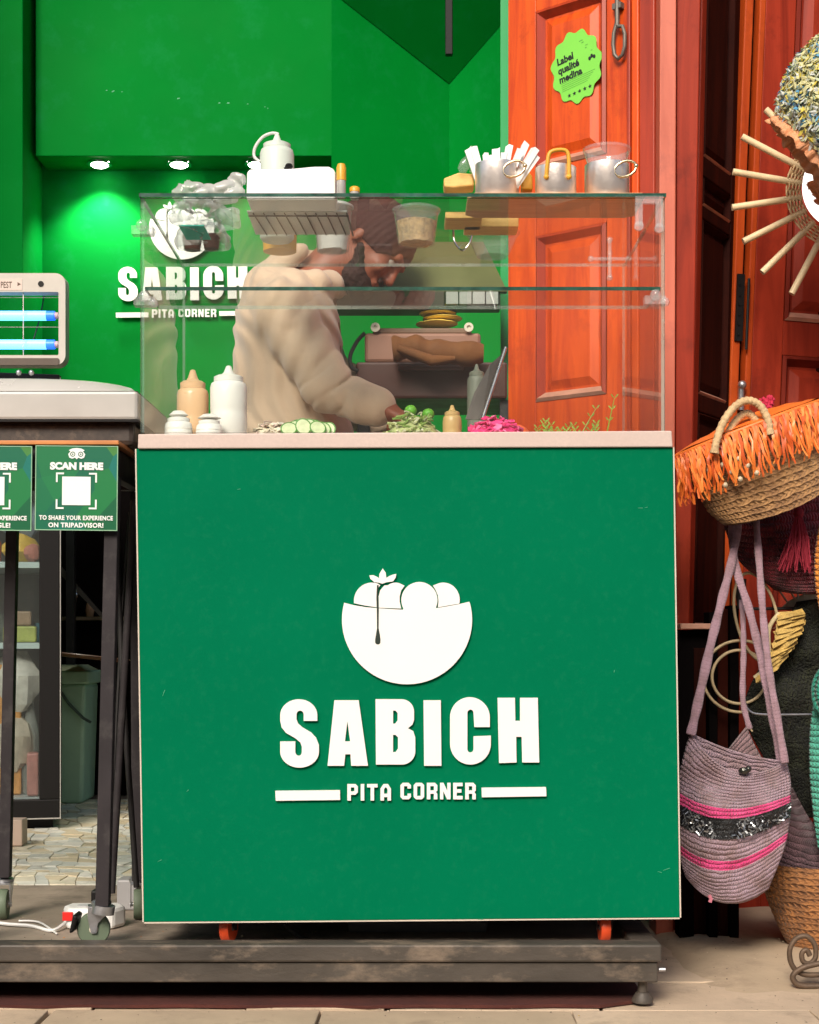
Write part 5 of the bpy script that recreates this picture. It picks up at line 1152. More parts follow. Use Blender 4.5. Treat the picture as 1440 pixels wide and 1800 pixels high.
mb = MB(); mb.box((Xof(700,yw),yw-.014,Zof(652,yw)),(Xof(815,yw),yw-.0005,Zof(644,yw))); part('handle_bar', mb, mat('brown handle', (.12,.06,.055), .35), wt, bevel=.003)
mb = MB(); mb.box((Xof(640,yw),3.50,1.070),(Xof(880,yw),3.85,1.084)); part('shelf_board', mb, BLACKP, wt)
for px in (628, 880):
    mb = MB(); mb.box((Xof(px,yw),yw+.02,.1),(Xof(px,yw)+.03,yw+.05,Zof(701,yw))); part('leg', mb, BLACKM, wt)
mb = MB(); mb.box((Xof(640,yw),yw+.06,.1),(Xof(870,yw),yw+.28,.9)); part('cupboard', mb, BLACKP, wt)
gt = thing('toaster_grill', 'pinkish brown steel toaster grill with two round knobs on the work table', 'grill', (.05,4.0,Zof(635,yw)))
mb = MB(); mb.box((Xof(641,yw),yw+.012,Zof(636,yw)+.0008),(Xof(846,yw),yw+.26,Zof(583,yw))); part('body', mb, mat('warm pinkish steel', (.24,.12,.08), .45, .2, var=.1), gt, bevel=.008)
for px in (660, 824):
    mb = MB(); mb.lathe([(.0115,0),(.0115,.008),(.005,.008),(.005,.003)], (0,0,0), 18, fr=Frame(at(px,576,yw+.010),(1,0,0),(0,0,1),(0,-1,0))); part('knob', mb, mat('cream knob', (.6,.56,.45), .4), gt, smooth=50)
mb = MB(); mb.box((Xof(655,yw),yw+.03,Zof(583,yw)+.0005),(Xof(830,yw),yw+.22,Zof(572,yw))); part('top_grate', mb, mat('greasy brown grate', (.16,.09,.05), .5, var=.3), gt, bevel=.004)
for k in range(4):
    yy = 573 - 9*k; m_ = MB(); c = Vector((Xof(772+(-4,6,-2,3)[k],yw+.1), yw+.1, Zof(570-9.0*k, yw+.1))); m_.ball(c, (.054-.003*k,.054,.0062), 20)
    for p in m_.v: p.z += .0025*noise.noise(p*40)
    part('pita_bread', m_, mat('golden pita %d' % k, (.95,.68,.13), .6, var=.15, vscale=20), smooth=True, label=['bottom pita of the golden stack on the grill','second pita from the bottom of the golden stack','third pita from the bottom of the golden stack','top pita of the golden stack on the grill'][k], cat='pita bread', group='stack of pita on the grill')
# rolled brown cloth in front of the grill
m_ = MB(); pts = smoothpath([at(690,615,3.8),at(730,612,3.8),at(780,620,3.8),at(850,622,3.8)],6); m_.tube(pts, [.028+.004*math.sin(i*1.3) for i in range(len(pts))], 14)
for p in m_.v: p += Vector((0,0,1))*.006*noise.noise(p*22) + Vector((0,-1,0))*.006*noise.noise(p*35)
m_.tube([at(700,612,3.775),at(760,634,3.77),at(800,630,3.775)], [.010,.014,.006], 10)
part('rolled_cloth', m_, mat('brown orange cloth', (.15,.055,.012), .85, var=.3, bump=.4), smooth=True, label='rolled brown orange cloth lying along the front of the grill', cat='cloth')
# olive hood / backdrop sheet and tiled ledge
hd_ = thing('extractor_hood', 'dusty olive grey metal hood above the grill behind the seller', 'hood', (.05,4.2,1.5))
Yh = 4.02; mb = MB(); mb.prism([at(672,425,Yh+.0),at(850,425,Yh),at(892,512,Yh-.12),at(640,512,Yh-.12)], (0,.03,.0)); part('hood_front', mb, mat('dusty olive metal', (.14,.15,.055), .45, .3, var=.2, vscale=6), hd_)
mb = MB(); mb.box((Xof(590,Yh-.12),Yh-.13,Zof(541,Yh-.12)),(Xof(782,Yh-.12),Yh-.02,Zof(513,Yh-.12))); part('hood_lip', mb, mat('dark brown grey metal', (.065,.05,.04), .5, .3, var=.2), hd_, bevel=.003)
for k in range(4):
    mb = MB(); mb.box((Xof(784+23.4*k,Yh-.12),Yh-.13,Zof(536,Yh-.12)),(Xof(805.5+23.4*k,Yh-.12),Yh-.11,Zof(514,Yh-.12))); part('filter_plate', mb, mat('pale filter plate %d' % k, (.42,.45,.42), .4, var=.06), hd_, bevel=.001)
mb = MB(); mb.box((Xof(783,Yh-.12),Yh-.109,Zof(541,Yh-.12)),(Xof(880,Yh-.12),Yh-.06,Zof(512,Yh-.12))); part('filter_frame', mb, BLACKM, hd_)
m_ = MB(); m_.tube(smoothpath([at(642,585,3.9),at(628,600,3.9),at(616,625,3.88),at(618,645,3.87),at(630,652,3.86)],5), .005, 8); part('grill_cable', m_, RUBBER, smooth=True, label='black cable curling from the grill beside the seller', cat='cable')
# ---------------------------------------------------------------- the seller
PY = 3.80
per = thing('person', 'person in a beige hoodie and dark brown cap bending over the food behind the case', 'person', (Xof(530,PY), PY, .1))
def PP(px, py, d=0.0): 
    a = at(px, py, PY); return np.array((a.x, PY+d, a.z))
k_ = PY/FOC
SKIN = mat('warm brown skin', (.28,.085,.045), .5, var=.08, vscale=14, bump=.1, bscale=300)
HOOD = mat('beige fleece', (.56,.41,.285), .9, var=.06, vscale=9, bump=.25, bscale=260, sheen=.3)
nn, ll = HOOD.node_tree.nodes, HOOD.node_tree.links; rn = nn.new('ShaderNodeTexNoise'); rn.noise_type = 'RIDGED_MULTIFRACTAL'
rn.inputs['Scale'].default_value = 7; rn.inputs['Detail'].default_value = 5; rn.inputs['Distortion'].default_value = .8
mpx = nn.new('ShaderNodeMapping'); mpx.inputs['Rotation'].default_value = (0, R(-35), 0); mpx.inputs['Scale'].default_value = (2.2,1,.8); tcx = nn.new('ShaderNodeTexCoord')
ll.new(tcx.outputs['Object'], mpx.inputs[0]); ll.new(mpx.outputs[0], rn.inputs['Vector'])
oldb = [q for q in nn if q.type == 'BUMP'][0]; b2 = nn.new('ShaderNodeBump'); b2.inputs['Strength'].default_value = .55; b2.inputs['Distance'].default_value = .012; b2.invert = True
ll.new(rn.outputs['Fac'], b2.inputs['Height']); ll.new(b2.outputs[0], oldb.inputs['Normal'])
SEAM = mat('beige rib knit', (.47,.34,.23), .9, var=.08, bump=.5, bscale=200)
CAPM = mat('dark brown wool cap', (.060,.016,.012), .85, var=.2, bump=.4, bscale=160)
BEARD = mat('dark beard hair', (.035,.012,.008), .8, var=.3, bump=.8, bscale=220)
DENIM = mat('charcoal trousers', (.03,.032,.038), .8, var=.2, bump=.3)
hc = PP(652,430); fw_ = np.array((.60,-.16,-.78)); fw_ /= np.linalg.norm(fw_); up_ = np.array((.78,.02,.62)); up_ -= fw_*up_.dot(fw_); up_ /= np.linalg.norm(up_); sd_ = np.cross(up_, fw_)
HR = np.stack([fw_, sd_, up_], 1)              # columns: forward, side, up
def HP(f, s, u): return hc + fw_*f + sd_*s + up_*u
S = SDF((-.62,3.25,.10), (.16,4.12,1.80), .0065)
foot = .1
S.ell(HP(-.005,0,.025), (.096,.074,.092), .02, HR); S.ell(HP(.028,0,-.045), (.062,.056,.062), .02, HR)
S.ell(HP(.068,0,-.088), (.022,.024,.018), .012, HR)                                        # chin
S.cap(HP(.088,0,.015), HP(.106,0,-.022), .008, .0105, .010); S.ell(HP(.098,0,-.026), (.010,.015,.007), .008, HR)   # nose
S.cap(HP(.083,-.035,.026), HP(.083,.035,.026), .011, .011, .014)                           # brow
for s_ in (-1,1):
    S.ell(HP(.089,s_*.030,.006), (.012,.014,.009), .008, HR, sub=True); S.ell(HP(.066,s_*.042,-.022), (.022,.018,.02), .014, HR)
    S.ell(HP(-.012,s_*.073,-.016), (.013,.007,.024), .006, HR)
S.cap(HP(.088,-.018,-.052), HP(.088,.018,-.052), .0075, .0075, .006); S.cap(HP(.085,-.016,-.064), HP(.085,.016,-.064), .008, .008, .006)
S.cap(HP(-.03,0,-.04), PP(552,500), .052, .060, .030)
# trunk and limbs
S.cap(PP(520,560,-.09), PP(520,560,.09), .085, .085, .05); S.cap(PP(520,600), PP(530,760), .11, .105, .05); S.cap(PP(532,800,-.05), PP(532,800,.05), .11, .11, .05)
wr, wf_ = PP(664,739,-.25), PP(700,742,.08)
el, ef = PP(585,704,-.21), PP(618,690,.19)
S.cap(PP(508,572,-.15), el, .050, .042, .03); S.cap(el, wr, .042, .028, .02); S.cap(PP(508,572,.15), ef, .050, .042, .03); S.cap(ef, wf_, .042, .028, .02)
def hand(w, d, side):
    d = d/np.linalg.norm(d); nrm = np.array((0,0,1.)); nrm -= d*nrm.dot(d); nrm /= np.linalg.norm(nrm); sv = np.cross(nrm, d)
    pc = w + d*.045
    S.cap(w, w+d*.03, .026, .026, .012); S.ell(pc+d*.012, (.046,.040,.017), .012, np.stack([d, sv, nrm], 1))
    for i, L in enumerate((.070,.078,.073,.058)):
        b = w + d*.078 + sv*(-.030+.020*i); m = b + d*L*.5 - nrm*L*.18; e = m + d*L*.32 - nrm*L*.42
        S.cap(b-d*.012, m, .0095, .0088, .004); S.cap(m, e, .0088, .0075, .004)
    b = w + d*.028 + sv*side*.030; m = b + d*.030 + sv*side*.016 - nrm*.012; S.cap(b, m, .013, .011, .006); S.cap(m, m+d*.028-nrm*.016-sv*side*.006, .011, .009, .005)
hand(wr, np.array((.80,-.25,-.42)), 1); hand(wf_, np.array((.55,-.75,-.36)), -1)
hp = .95
for s_, ky in ((-1,.0),(1,.03)):
    h0 = np.array((PP(530,800)[0], PY+s_*.09, hp)); kn = np.array((h0[0]+.02, PY+s_*.10+ky, .55)); an = np.array((h0[0]-.02, PY+s_*.10+ky, .19))
    S.cap(h0, kn, .088, .058, .04); S.cap(kn, an, .055, .040, .02); S.cap(an, an+np.array((.03,0,-.045)), .040, .038, .02); S.cap(an+np.array((-.02,0,-.05)), an+np.array((.16,0,-.055)), .036, .030, .02)
bm_ = S.mesh()
for p in bm_.v: p.z = max(p.z, .1005)
body = part('body', bm_, SKIN, per, smooth=True)
for s_ in (-1,1):
    m_ = MB(); m_.ball(Vector(HP(.076,s_*.028,.006)), .0112, 12); m_.ball(Vector(HP(.0835,s_*.028,.004)), .0050, 8, mi=1); part('eye', m_, [mat('eye white', (.35,.30,.26), .3), BLACKP], per, smooth=True)
# hoodie
S = SDF((-.62,3.40,.78), (.10,4.12,1.62), .0042)
gv = lambda a: (1-np.abs(np.sin(a)))**3
fl1 = lambda X, Y, Z, t: .0038*gv((X*.9+Z*.35)*22+1.5*np.sin(Z*8)+Y*4)*(.4+.6*np.sin(Z*9+1)**2) + .0015*np.sin((Z*.5+X*1.0)*62+Y*12+2.2*np.sin(Z*9+X*6))*np.sin(Z*11+X*9) + .003*np.sin(X*130+Z*60+3*np.sin(Z*22))
flS = lambda X, Y, Z, t: .015*gv((X*1.0-Z*.62)*46 + 1.3*np.sin(Z*24+X*8) + Y*7)*(.35+.65*np.sin(Z*16+X*22)**2) + .0018*np.sin((X*1.0-Z*.55)*92 + 2.0*np.sin(Z*26) + Y*16)*np.clip(t*2.0, .15, 1)
flU = lambda X, Y, Z, t: .0065*gv((Z*1.0-X*.7)*24 + 1.4*np.sin(X*20) + Y*5)*np.clip(t*1.6-.1,.05,1)*(.3+.7*np.sin(X*24+Z*8)**2) + .0015*np.sin((Z*1.0-X*.55)*72 + 2*np.sin(X*26))*np.clip(t*1.5-.1, .05, 1) + .003*np.sin(X*110-Z*50)
S.cap(PP(512,575,-.11), PP(512,575,.11), .098, .098, .04, fl1)
S.cap(PP(510,590,-.05), PP(520,770,-.06), .118, .132, .05, fl1); S.cap(PP(510,590,.05), PP(520,770,.06), .118, .132, .05, fl1)
S.cap(PP(485,540,0), PP(470,700,0), .085, .085, .05, fl1)
S.cap(PP(522,800,-.06), PP(522,860,-.06), .132, .125, .05, fl1); S.cap(PP(522,800,.06), PP(522,860,.06), .132, .125, .05, fl1)
S.cap(PP(506,572,-.165), el+np.array((0,-.005,0)), .073, .060, .012, flU); S.cap(el+np.array((0,-.005,0)), wr+np.array((-.020,0,.0)), .062, .043, .012, flS)
S.cap(PP(506,572,.165), ef, .080, .064, .022, flU); S.cap(ef, wf_+np.array((-.02,.03,0)), .064, .046, .018, flS)
S.cap(wr+np.array((-.030,.002,.006)), wr+np.array((.002,-.006,-.004)), .050, .046, .004)          # cuff
# hood bunched round the neck
rg = [(462,500,.02),(478,512,-.07),(520,520,-.115),(562,515,-.10),(582,510,-.06),(592,500,.0),(578,478,.08),(540,460,.11),(490,470,.09)]
for i in range(len(rg)):
    a, b_ = rg[i], rg[(i+1) % len(rg)]
    S.cap(PP(*a), PP(*b_), .031 if i not in (0,1,7,8) else .040, .031 if i not in (0,1,7) else .040, .016, lambda X, Y, Z, t: .004*gv(X*50+Z*40+Y*20))
S.cap(PP(470,500,.0), PP(515,450,.02), .048, .040, .03); S.cap(PP(515,452,.02), PP(545,444,.02), .040, .032, .03); S.cap(PP(478,490,-.05), PP(530,452,-.06), .030, .022, .02)
hm = S.mesh(); part('hoodie', hm, HOOD, per, smooth=True)
m_ = MB(); pts = [PP(*a) for a in ((482,540,-.235),(500,575,-.25),(512,610,-.243),(520,640,-.228))]
# trousers and shoes
S = SDF((-.55,3.55,.10), (.12,4.05,1.02), .009)
for s_, ky in ((-1,.0),(1,.03)):
    h0 = np.array((PP(530,800)[0], PY+s_*.085, .93)); kn = np.array((h0[0]+.02, PY+s_*.10+ky, .55)); an = np.array((h0[0]-.02, PY+s_*.10+ky, .16))
    S.cap(h0, kn, .110, .078, .05); S.cap(kn, an, .078, .062, .03)
tm = S.mesh(); part('trousers', tm, DENIM, per, smooth=True)
for s_, ky in ((-1,.0),(1,.03)):
    S = SDF((-.45,PY+s_*.1+ky-.08,.09), (.02,PY+s_*.1+ky+.08,.24), .006); x0 = PP(530,800)[0]-.05
    S.cap((x0,PY+s_*.1+ky,.145),(x0+.17,PY+s_*.1+ky,.135),.046,.040,.02); m_ = S.mesh()
    for p in m_.v: p.z = max(p.z, .1004)
    part('shoe', m_, mat('dark shoe', (.02,.018,.016), .5), per, smooth=True)
# knitted cap and beard: close shells over the head
S = SDF(tuple(hc-.17), tuple(hc+.17), .004)
rib = lambda X, Y, Z, t: .0012*np.sin((X*fw_[0]+Y*fw_[1]+Z*fw_[2])*420)
S.ell(HP(-.008,0,.026), (.105,.083,.094), .01, HR, rib); S.ell(HP(.04,0,-.075), (.16,.13,.070), .006, HR, sub=True); S.ell(HP(.10,0,-.02), (.055,.12,.045), .006, HR, sub=True)
S.ell(HP(-.07,0,-.005), (.045,.070,.045), .02, HR)
cm = S.mesh(); part('cap', cm, CAPM, per, smooth=True)
S = SDF(tuple(hc-.17), tuple(hc+.17), .004); br_ = lambda X, Y, Z, t: .002*np.sin(X*300+np.sin(Z*200))*np.sin(Z*330+Y*90)
S.ell(HP(.050,0,-.082), (.052,.058,.038), .01, HR, br_); S.cap(HP(.010,-.056,-.03), HP(.05,-.045,-.075), .012, .02, .012, br_); S.cap(HP(.010,.056,-.03), HP(.05,.045,-.075), .012, .02, .012, br_)
S.cap(HP(.096,-.02,-.040), HP(.096,.02,-.040), .006, .006, .005, br_); S.ell(HP(.10,0,-.055), (.014,.022,.010), .004, HR, sub=True)
bmn = S.mesh(); part('beard', bmn, BEARD, per, smooth=True)
# ---------------------------------------------------------------- baskets and bags hung at the red door
def bez(pts, t):            # piecewise smooth curve through points, t in 0..1
    n = len(pts)-1; x = min(max(t,0),1)*n; i = min(int(x), n-1); t = x-i
    p0, p1, p2, p3 = [np.array(pts[j], float) for j in (max(i-1,0), i, i+1, min(i+2,n))]
    return .5*((2*p1)+(p2-p0)*t+(2*p0-5*p1+4*p2-p3)*t*t+(3*p1-p0-3*p2+p3)*t*t*t)
def sheet(name, left, right, sag, Y, bulge, mats, parent, nu=40, nv=40, rows=0, ramp_=.0018, matfn=None, back=False, wob=0.0, ylean=0.0, midshift=0.0):
    def fn(u, v):
        a, b_ = bez(left, v), bez(right, v); s_ = bez([(q,) for q in sag], v)[0] if isinstance(sag, (list,tuple)) else sag
        px = a[0]+(b_[0]-a[0])*u; py = a[1]+(b_[1]-a[1])*u + s_*4*u*(1-u)*(1 + midshift*(u-.5))
        d = bulge*math.sin(math.pi*u)**.7*math.sin(math.pi*min(1,max(0,.12+v*.80)))**.6
        if rows: d += ramp_*abs(math.sin(math.pi*v*rows))
        if wob: d += wob*noise.noise((px*.02, py*.02, 3.1))
        yy = Y + ylean*v + (d*.55 if back else -d)
        return at(px, py, yy)
    return uvsurf(name, fn, nu, nv, mats, parent, matfn=matfn, thick=.004)

# orange fringed straw basket
YB = 3.25; kb = YB/FOC
c0 = at(1318,752,YB); U = Vector((.935,0,.355)).normalized(); V = Vector((.355,0,-.935)).normalized(); D = Vector((0,1,0))
bk_ = thing('fringed_basket', 'straw basket with orange leather fringe and looped handles, hung beside the cart', 'basket', tuple(c0 + V*.16))
STRAW = mat('tan woven straw', (.44,.225,.085), .8, var=.25, vscale=40, bump=1.0, bscale=150)
STRAW2 = mat('pale straw rope', (.62,.42,.22), .7, var=.2, vscale=60, bump=.6, bscale=220)
LEATH = [mat('orange leather '+n, c, .42, var=.15, vscale=25) for n, c in (('bright',(.80,.17,.025)),('deep',(.62,.10,.018)),('amber',(.86,.27,.05)))]
hl, hd2, H0 = .162, .092, .190
def bsk(u, v):
    a = u*2*math.pi; e = 1 - .16*v - .22*max(0, v-.75)**1.2*2.2; w = 1 - .35*v - .4*max(0, v-.7)
    r = 1 + .012*abs(math.sin(v*math.pi*14))
    return c0 + U*(hl*math.cos(a)*e*r) + D*(hd2*math.sin(a)*w*r) + V*(H0*(v - .10*(math.cos(a)**2)*v*v))
uvsurf('basket_body', bsk, 64, 56, knit('coiled straw', (.46,.24,.09), 14, 70, .8, (.30,.15,.06)), bk_)
m_ = MB(); fr = Frame(c0 + V*.180, U, -D, -V); m_.lathe([(0,.002),(.9,.002),(1,0)], (0,0,0), 40, fr=lambda x, y, z: fr(x*hl*.60, y*hd2*.45, z)); part('base', m_, STRAW, bk_, smooth=True)
# leather cover sloping up to the mouth
def cov(u, v):
    a = u*2*math.pi; f = 1-v*.75
    return c0 + U*(hl*1.02*math.cos(a)*f) + D*(hd2*1.06*math.sin(a)*f) - V*(.004+.026*v*(1-.25*v)+.004*noise.noise((a*2,v*4,1)))
uvsurf('leather_cover', cov, 48, 10, [LEATH[0]], bk_)
m_ = MB(); pts = [c0 + U*(hl*1.03*math.cos(a)) + D*(hd2*1.07*math.sin(a)) + V*.002 for a in [2*math.pi*k/60 for k in range(60)]]; m_.tube(pts, .0048, 8, closed=True); part('rolled_rim', m_, LEATH[0], bk_, smooth=True)
for k in range(150):                                 # each fringe strip
    a = math.pi + math.pi*(k+.5)/150*1.0; a += rnd.uniform(-.012,.012)
    p0 = c0 + U*(hl*1.035*math.cos(a)) + D*(hd2*1.09*math.sin(a)) + V*.002
    L = rnd.uniform(.075,.112); w_ = rnd.uniform(.0020,.0036); cu = rnd.uniform(-.012,.012); tw = rnd.uniform(-.9,.9); n_ = 7; vs = []
    for i in range(n_+1):
        t = i/n_; p = p0 + V*(L*t*.55) + Vector((0,0,-1))*(L*t*.45) + Vector((cu*t*t + .0045*math.sin(t*5.5+k*1.7)*t + .002*math.sin(t*13+k), -.007*math.sin(t*3.1) - .003 - .004*math.sin(t*7+k), 0))
        q = Vector((math.cos(tw*t), math.sin(tw*t)*.8, 0))*w_*(1-.25*t); vs += [p-q, p+q]
    m_.add(vs, [(2*i,2*i+1,2*i+3,2*i+2) for i in range(n_)]) if False else None
    mm = MB(); mm.add(vs, [(2*i,2*i+1,2*i+3,2*i+2) for i in range(n_)]); part('fringe_strip', mm, LEATH[rnd.choice((0,0,1,2))], bk_, smooth=True)
for k in range(9):
    a = math.pi*1.22 + k*.075; p = c0 + U*(hl*1.0*math.cos(a)) + D*(hd2*1.16*math.sin(a)) + V*(.055+.02*(k%3)); m_ = MB(); m_.ball(p, .006, 8); part('bead', m_, mat('ivory bead %d' % k, (.55,.45,.30), .4), bk_, smooth=True)
for off in ((0,0,0),(16,16,.05)):
    pts = [(1256,797),(1260,775),(1272,742),(1292,715),(1314,704),(1336,713),(1350,738),(1354,764)]
    if off[0]: pts = [(1272,800),(1278,770),(1290,745),(1305,730),(1318,728),(1332,742),(1346,752),(1356,770)]
    path = [at(bez(pts,t/70)[0], bez(pts,t/70)[1], YB-.105+off[2]*.5) for t in range(71)]
    m_ = MB(); m_.tube(path, [.0080+.0009*math.sin(i*2.1) for i in range(71)], 8); part('handle', m_, STRAW2, bk_, smooth=True)
    m_ = MB(); m_.tube(path[:4], .0098, 8); part('handle_knot', m_, STRAW2, bk_, smooth=True)
    m_ = MB(); m_.tube(path[-5:], .0098, 8); part('handle_knot', m_, STRAW2, bk_, smooth=True)

# maroon crochet bag with tassel below it
mr = thing('maroon_bag', 'dark maroon crochet bag with a red tassel, under the fringed basket', 'bag', tuple(at(1370,1038,3.42)))
MAR = knit('maroon wool', (.24,.010,.022), 22, 40, .9, (.09,.005,.012), 1.0, .006)
lf = [(1262,870),(1276,930),(1300,985),(1345,1022),(1362,1036)]; rt = [(1470,860),(1476,930),(1478,985),(1470,1030),(1450,1042)]
sheet('front', lf, rt, [4,10,12,10,4], 3.40, .035, MAR, mr, 40, 66, 22, .0025, wob=.02); sheet('back', lf, rt, [4,10,12,10,4], 3.42, .035, MAR, mr, 20, 16, back=True)
ts = thing('tassel', 'red yarn tassel dangling over the maroon bag', 'tassel', tuple(at(1402,1000,3.33)))
m_ = MB(); m_.ball(at(1404,902,3.335), (.012,.012,.014), 10); part('knot', m_, mat('red yarn', (.24,.012,.025), .9, bump=.5), ts, smooth=True)
m_ = MB()
for k in range(70):
    a, b_ = at(1404+rnd.uniform(-6,6), 908, 3.33+rnd.uniform(-.008,.008)), at(1400+rnd.uniform(-32,26), 996+rnd.uniform(-14,12), 3.32+rnd.uniform(-.02,.02)); mid = (a+b_)/2 + Vector((rnd.uniform(-.006,.006),-.006,.0)); m_.tube([a,mid,b_], .0011, 4)
part('strands', m_, mat('red yarn strands', (.30,.016,.035), .9), ts, kind='stuff')
m_ = MB()
for k in range(60):
    a = rnd.uniform(0,6.28); r = rnd.uniform(0,.017); c = at(1347,707,3.62); m_.ball(c+Vector((r*math.cos(a), rnd.uniform(-.008,0), r*math.sin(a))), .0045, 6)
part('pompom', m_, mat('raspberry wool', (.55,.025,.07), .9, bump=.5), smooth=True, label='raspberry pink wool pompom behind the basket handles', cat='pompom')
m_ = MB(); m_.prism([at(1308,728,3.45),at(1324,728,3.45),at(1338,770,3.45),at(1330,800,3.45),at(1290,800,3.45),at(1302,760,3.45)], (0,.02,0)); part('pouch', m_, mat('lilac blue net', (.42,.38,.62), .8, var=.4, vscale=60, bump=.6), bevel=.005, label='small lilac net pouch glimpsed through the basket handles', cat='pouch')

# lilac shoulder bag with pink and black stripes
lb_ = thing('lilac_bag', 'lilac crochet shoulder bag with pink and sparkly black stripes, hanging by long straps', 'bag', tuple(at(1300,1588,3.18)))
LIL = knit('lilac wool', (.40,.27,.32), 34, 40, .9, (.31,.20,.21), loose=.15); PNK = knit('hot pink wool', (.80,.07,.25), 34, 40, .9, (.62,.04,.17), loose=.15); BLK = mat('sparkly black yarn', (.035,.037,.040), .25, .3, var=.9, vscale=130, bump=1.0, bscale=260)
lf = [(1214,1288),(1197,1350),(1191,1403),(1192,1460),(1197,1512),(1206,1540)]; rt = [(1382,1338),(1389,1372),(1389,1405),(1387,1445),(1378,1492),(1350,1562)]
def strp(u, v):
    w = v + .035*math.sin(u*3.1)*0
    if .36 <= w < .425: return 1
    if .425 <= w < .555: return 2
    if .685 <= w < .745: return 1
    return 0
sag = [46,30,28,36,42,36]
sheet('front', lf, rt, sag, 3.18, .055, [LIL, PNK, BLK], lb_, 56, 136, 34, .0015, strp, wob=.03, midshift=-.35)
lfL, rtL, sagL = lf, rt, sag
lf2 = [(1214,1288),(1197,1350),(1191,1403),(1192,1460),(1197,1512),(1206,1540)]
sheet('back', lf2, rt, [10,14,26,34,40,36], 3.19, .06, [LIL, PNK, BLK], lb_, 30, 56, 28, .0026, strp, back=True)
def back_flap(u, v):
    a = bez([(1276,1322),(1290,1340),(1300,1352)], v); b_ = bez([(1312,1278),(1326,1310),(1350,1352)], v); return at(a[0]+(b_[0]-a[0])*u, a[1]+(b_[1]-a[1])*u, 3.235-.012*math.sin(math.pi*u))
uvsurf('rear_panel', back_flap, 14, 18, knit('dusky lilac wool', (.28,.17,.18), 9, 12, .9, (.2,.12,.12)), lb_, thick=.004)
for pts, w_, Y in (([(1214,1292),(1228,1230),(1250,1130),(1270,1050),(1288,978),(1300,900)], 8.5, 3.17), ([(1380,1342),(1366,1260),(1352,1180),(1342,1090),(1336,1010),(1330,928),(1328,880)], 6.5, 3.15), ([(1374,1342),(1356,1250),(1336,1150),(1316,1070),(1292,990),(1286,900)], 7.5, 3.20), ([(1318,1282),(1306,1230),(1307,1150),(1306,1090),(1302,1056)], 4.5, 3.24)):
    P_ = [at(bez(pts,t/40)[0], bez(pts,t/40)[1], Y + (3.36-Y)*(t/40)**1.3) for t in range(41)]
    def sf(u, v, P_=P_, w_=w_, Y=Y):
        i = min(int(v*40), 39); p = P_[i] + (P_[i+1]-P_[i])*(v*40-i); t = (P_[i+1]-P_[i]).normalized(); n = Vector((t.z,0,-t.x))
        return p + n*((u-.5)*2*w_*Y/FOC*(.9+.1*math.sin(v*44))) + Vector((0,-.003*math.sin(math.pi*u),0))
    uvsurf('strap', sf, 6, 80, knit('lilac strap wool', (.34,.21,.25), 75, 3, .9, (.26,.16,.18), .6, .0015), lb_, thick=.005)
m_ = MB()
for k in range(420):
    u, v = rnd.random(), rnd.uniform(.44,.55); a, b_ = bez(lfL, v), bez(rtL, v); s_ = bez([(q,) for q in sagL], v)[0]
    px = a[0]+(b_[0]-a[0])*u; py = a[1]+(b_[1]-a[1])*u + s_*4*u*(1-u)*(1-.35*(u-.5)); d = .055*math.sin(math.pi*u)**.7*math.sin(math.pi*(.12+v*.80))**.6
    c = at(px, py, 3.18-d-.006); q = Vector((rnd.uniform(-1,1), rnd.uniform(-.4,.4), rnd.uniform(-1,1))).normalized()*rnd.uniform(.003,.007); w = q.cross(Vector((rnd.uniform(-.6,.6),-1,rnd.uniform(-.6,.6)))).normalized()*rnd.uniform(.0008,.0018); m_.add([c-q-w, c+q-w+Vector((0,-.003,0)), c+q+w+Vector((0,-.003,0)), c-q+w], [(0,1,2,3)], k % 2)
part('tinsel', m_, [mat('silver grey tinsel', (.30,.31,.32), .25, .6), mat('black tinsel', (.02,.02,.022), .25, .2)], lb_, kind='stuff')
m_ = MB(); m_.ball(at(1308,1355,3.13), (.012,.008,.008), 8); m_.ball(at(1316,1352,3.13), (.007,.007,.007), 8); part('sequin_clasp', m_, mat('dark sequins', (.08,.08,.07), .2, .8, bump=1.0), lb_, smooth=True)
m_ = MB(); m_.tube([at(1247,1574,3.13),at(1250,1580,3.13),at(1248,1586,3.13)], .004, 6); part('yarn_end', m_, mat('pink yarn end', (.62,.20,.26), .9), lb_, smooth=True)

# dusky purple bag behind, brown basket, dark green bag
pb = thing('purple_bag', 'dusky purple crochet bag showing behind the lilac bag, above the brown basket', 'bag', tuple(at(1420,1545,3.40)))
PUR = knit('dusky purple wool', (.16,.085,.10), 16, 24, .9, (.09,.05,.06))
lf = [(1384,1385),(1376,1440),(1366,1500),(1366,1545)]; rt = [(1392,1385),(1430,1450),(1500,1530),(1520,1560)]
sheet('front', lf, rt, [2,4,6,2], 3.36, .02, PUR, pb, 24, 40, 16, .002); sheet('back', lf, rt, [2,4,6,2], 3.38, .02, PUR, pb, 12, 12, back=True)
bb = thing('woven_basket', 'tall brown orange woven basket on the ground below the purple bag', 'basket', tuple(at(1470,1690,3.42)))
cY = 3.38; def_r = [(1525,1338),(1560,1340),(1600,1352),(1640,1368),(1670,1382),(1686,1392)]
cx_ = 1478
def bsk2(u, v):
    q = bez(def_r, v); r = (cx_-q[1])*cY/FOC; r *= 1+.010*abs(math.sin(v*math.pi*17)); a = u*2*math.pi
    return Vector((Xof(cx_,cY)+r*math.cos(a), cY+r*math.sin(a)*.8, max(Zof(q[0],cY-.1), .012)))
BW = knit('brown orange palm weave', (.38,.155,.045), 17, 60, .8, (.24,.10,.035), 1.0, .005)
uvsurf('body', bsk2, 64, 70, BW, bb); uvsurf('base', lambda u, v: Vector((Xof(cx_,cY)+.095*v*math.cos(u*6.2832), cY+.075*v*math.sin(u*6.2832), .0125)), 24, 3, BW, bb)
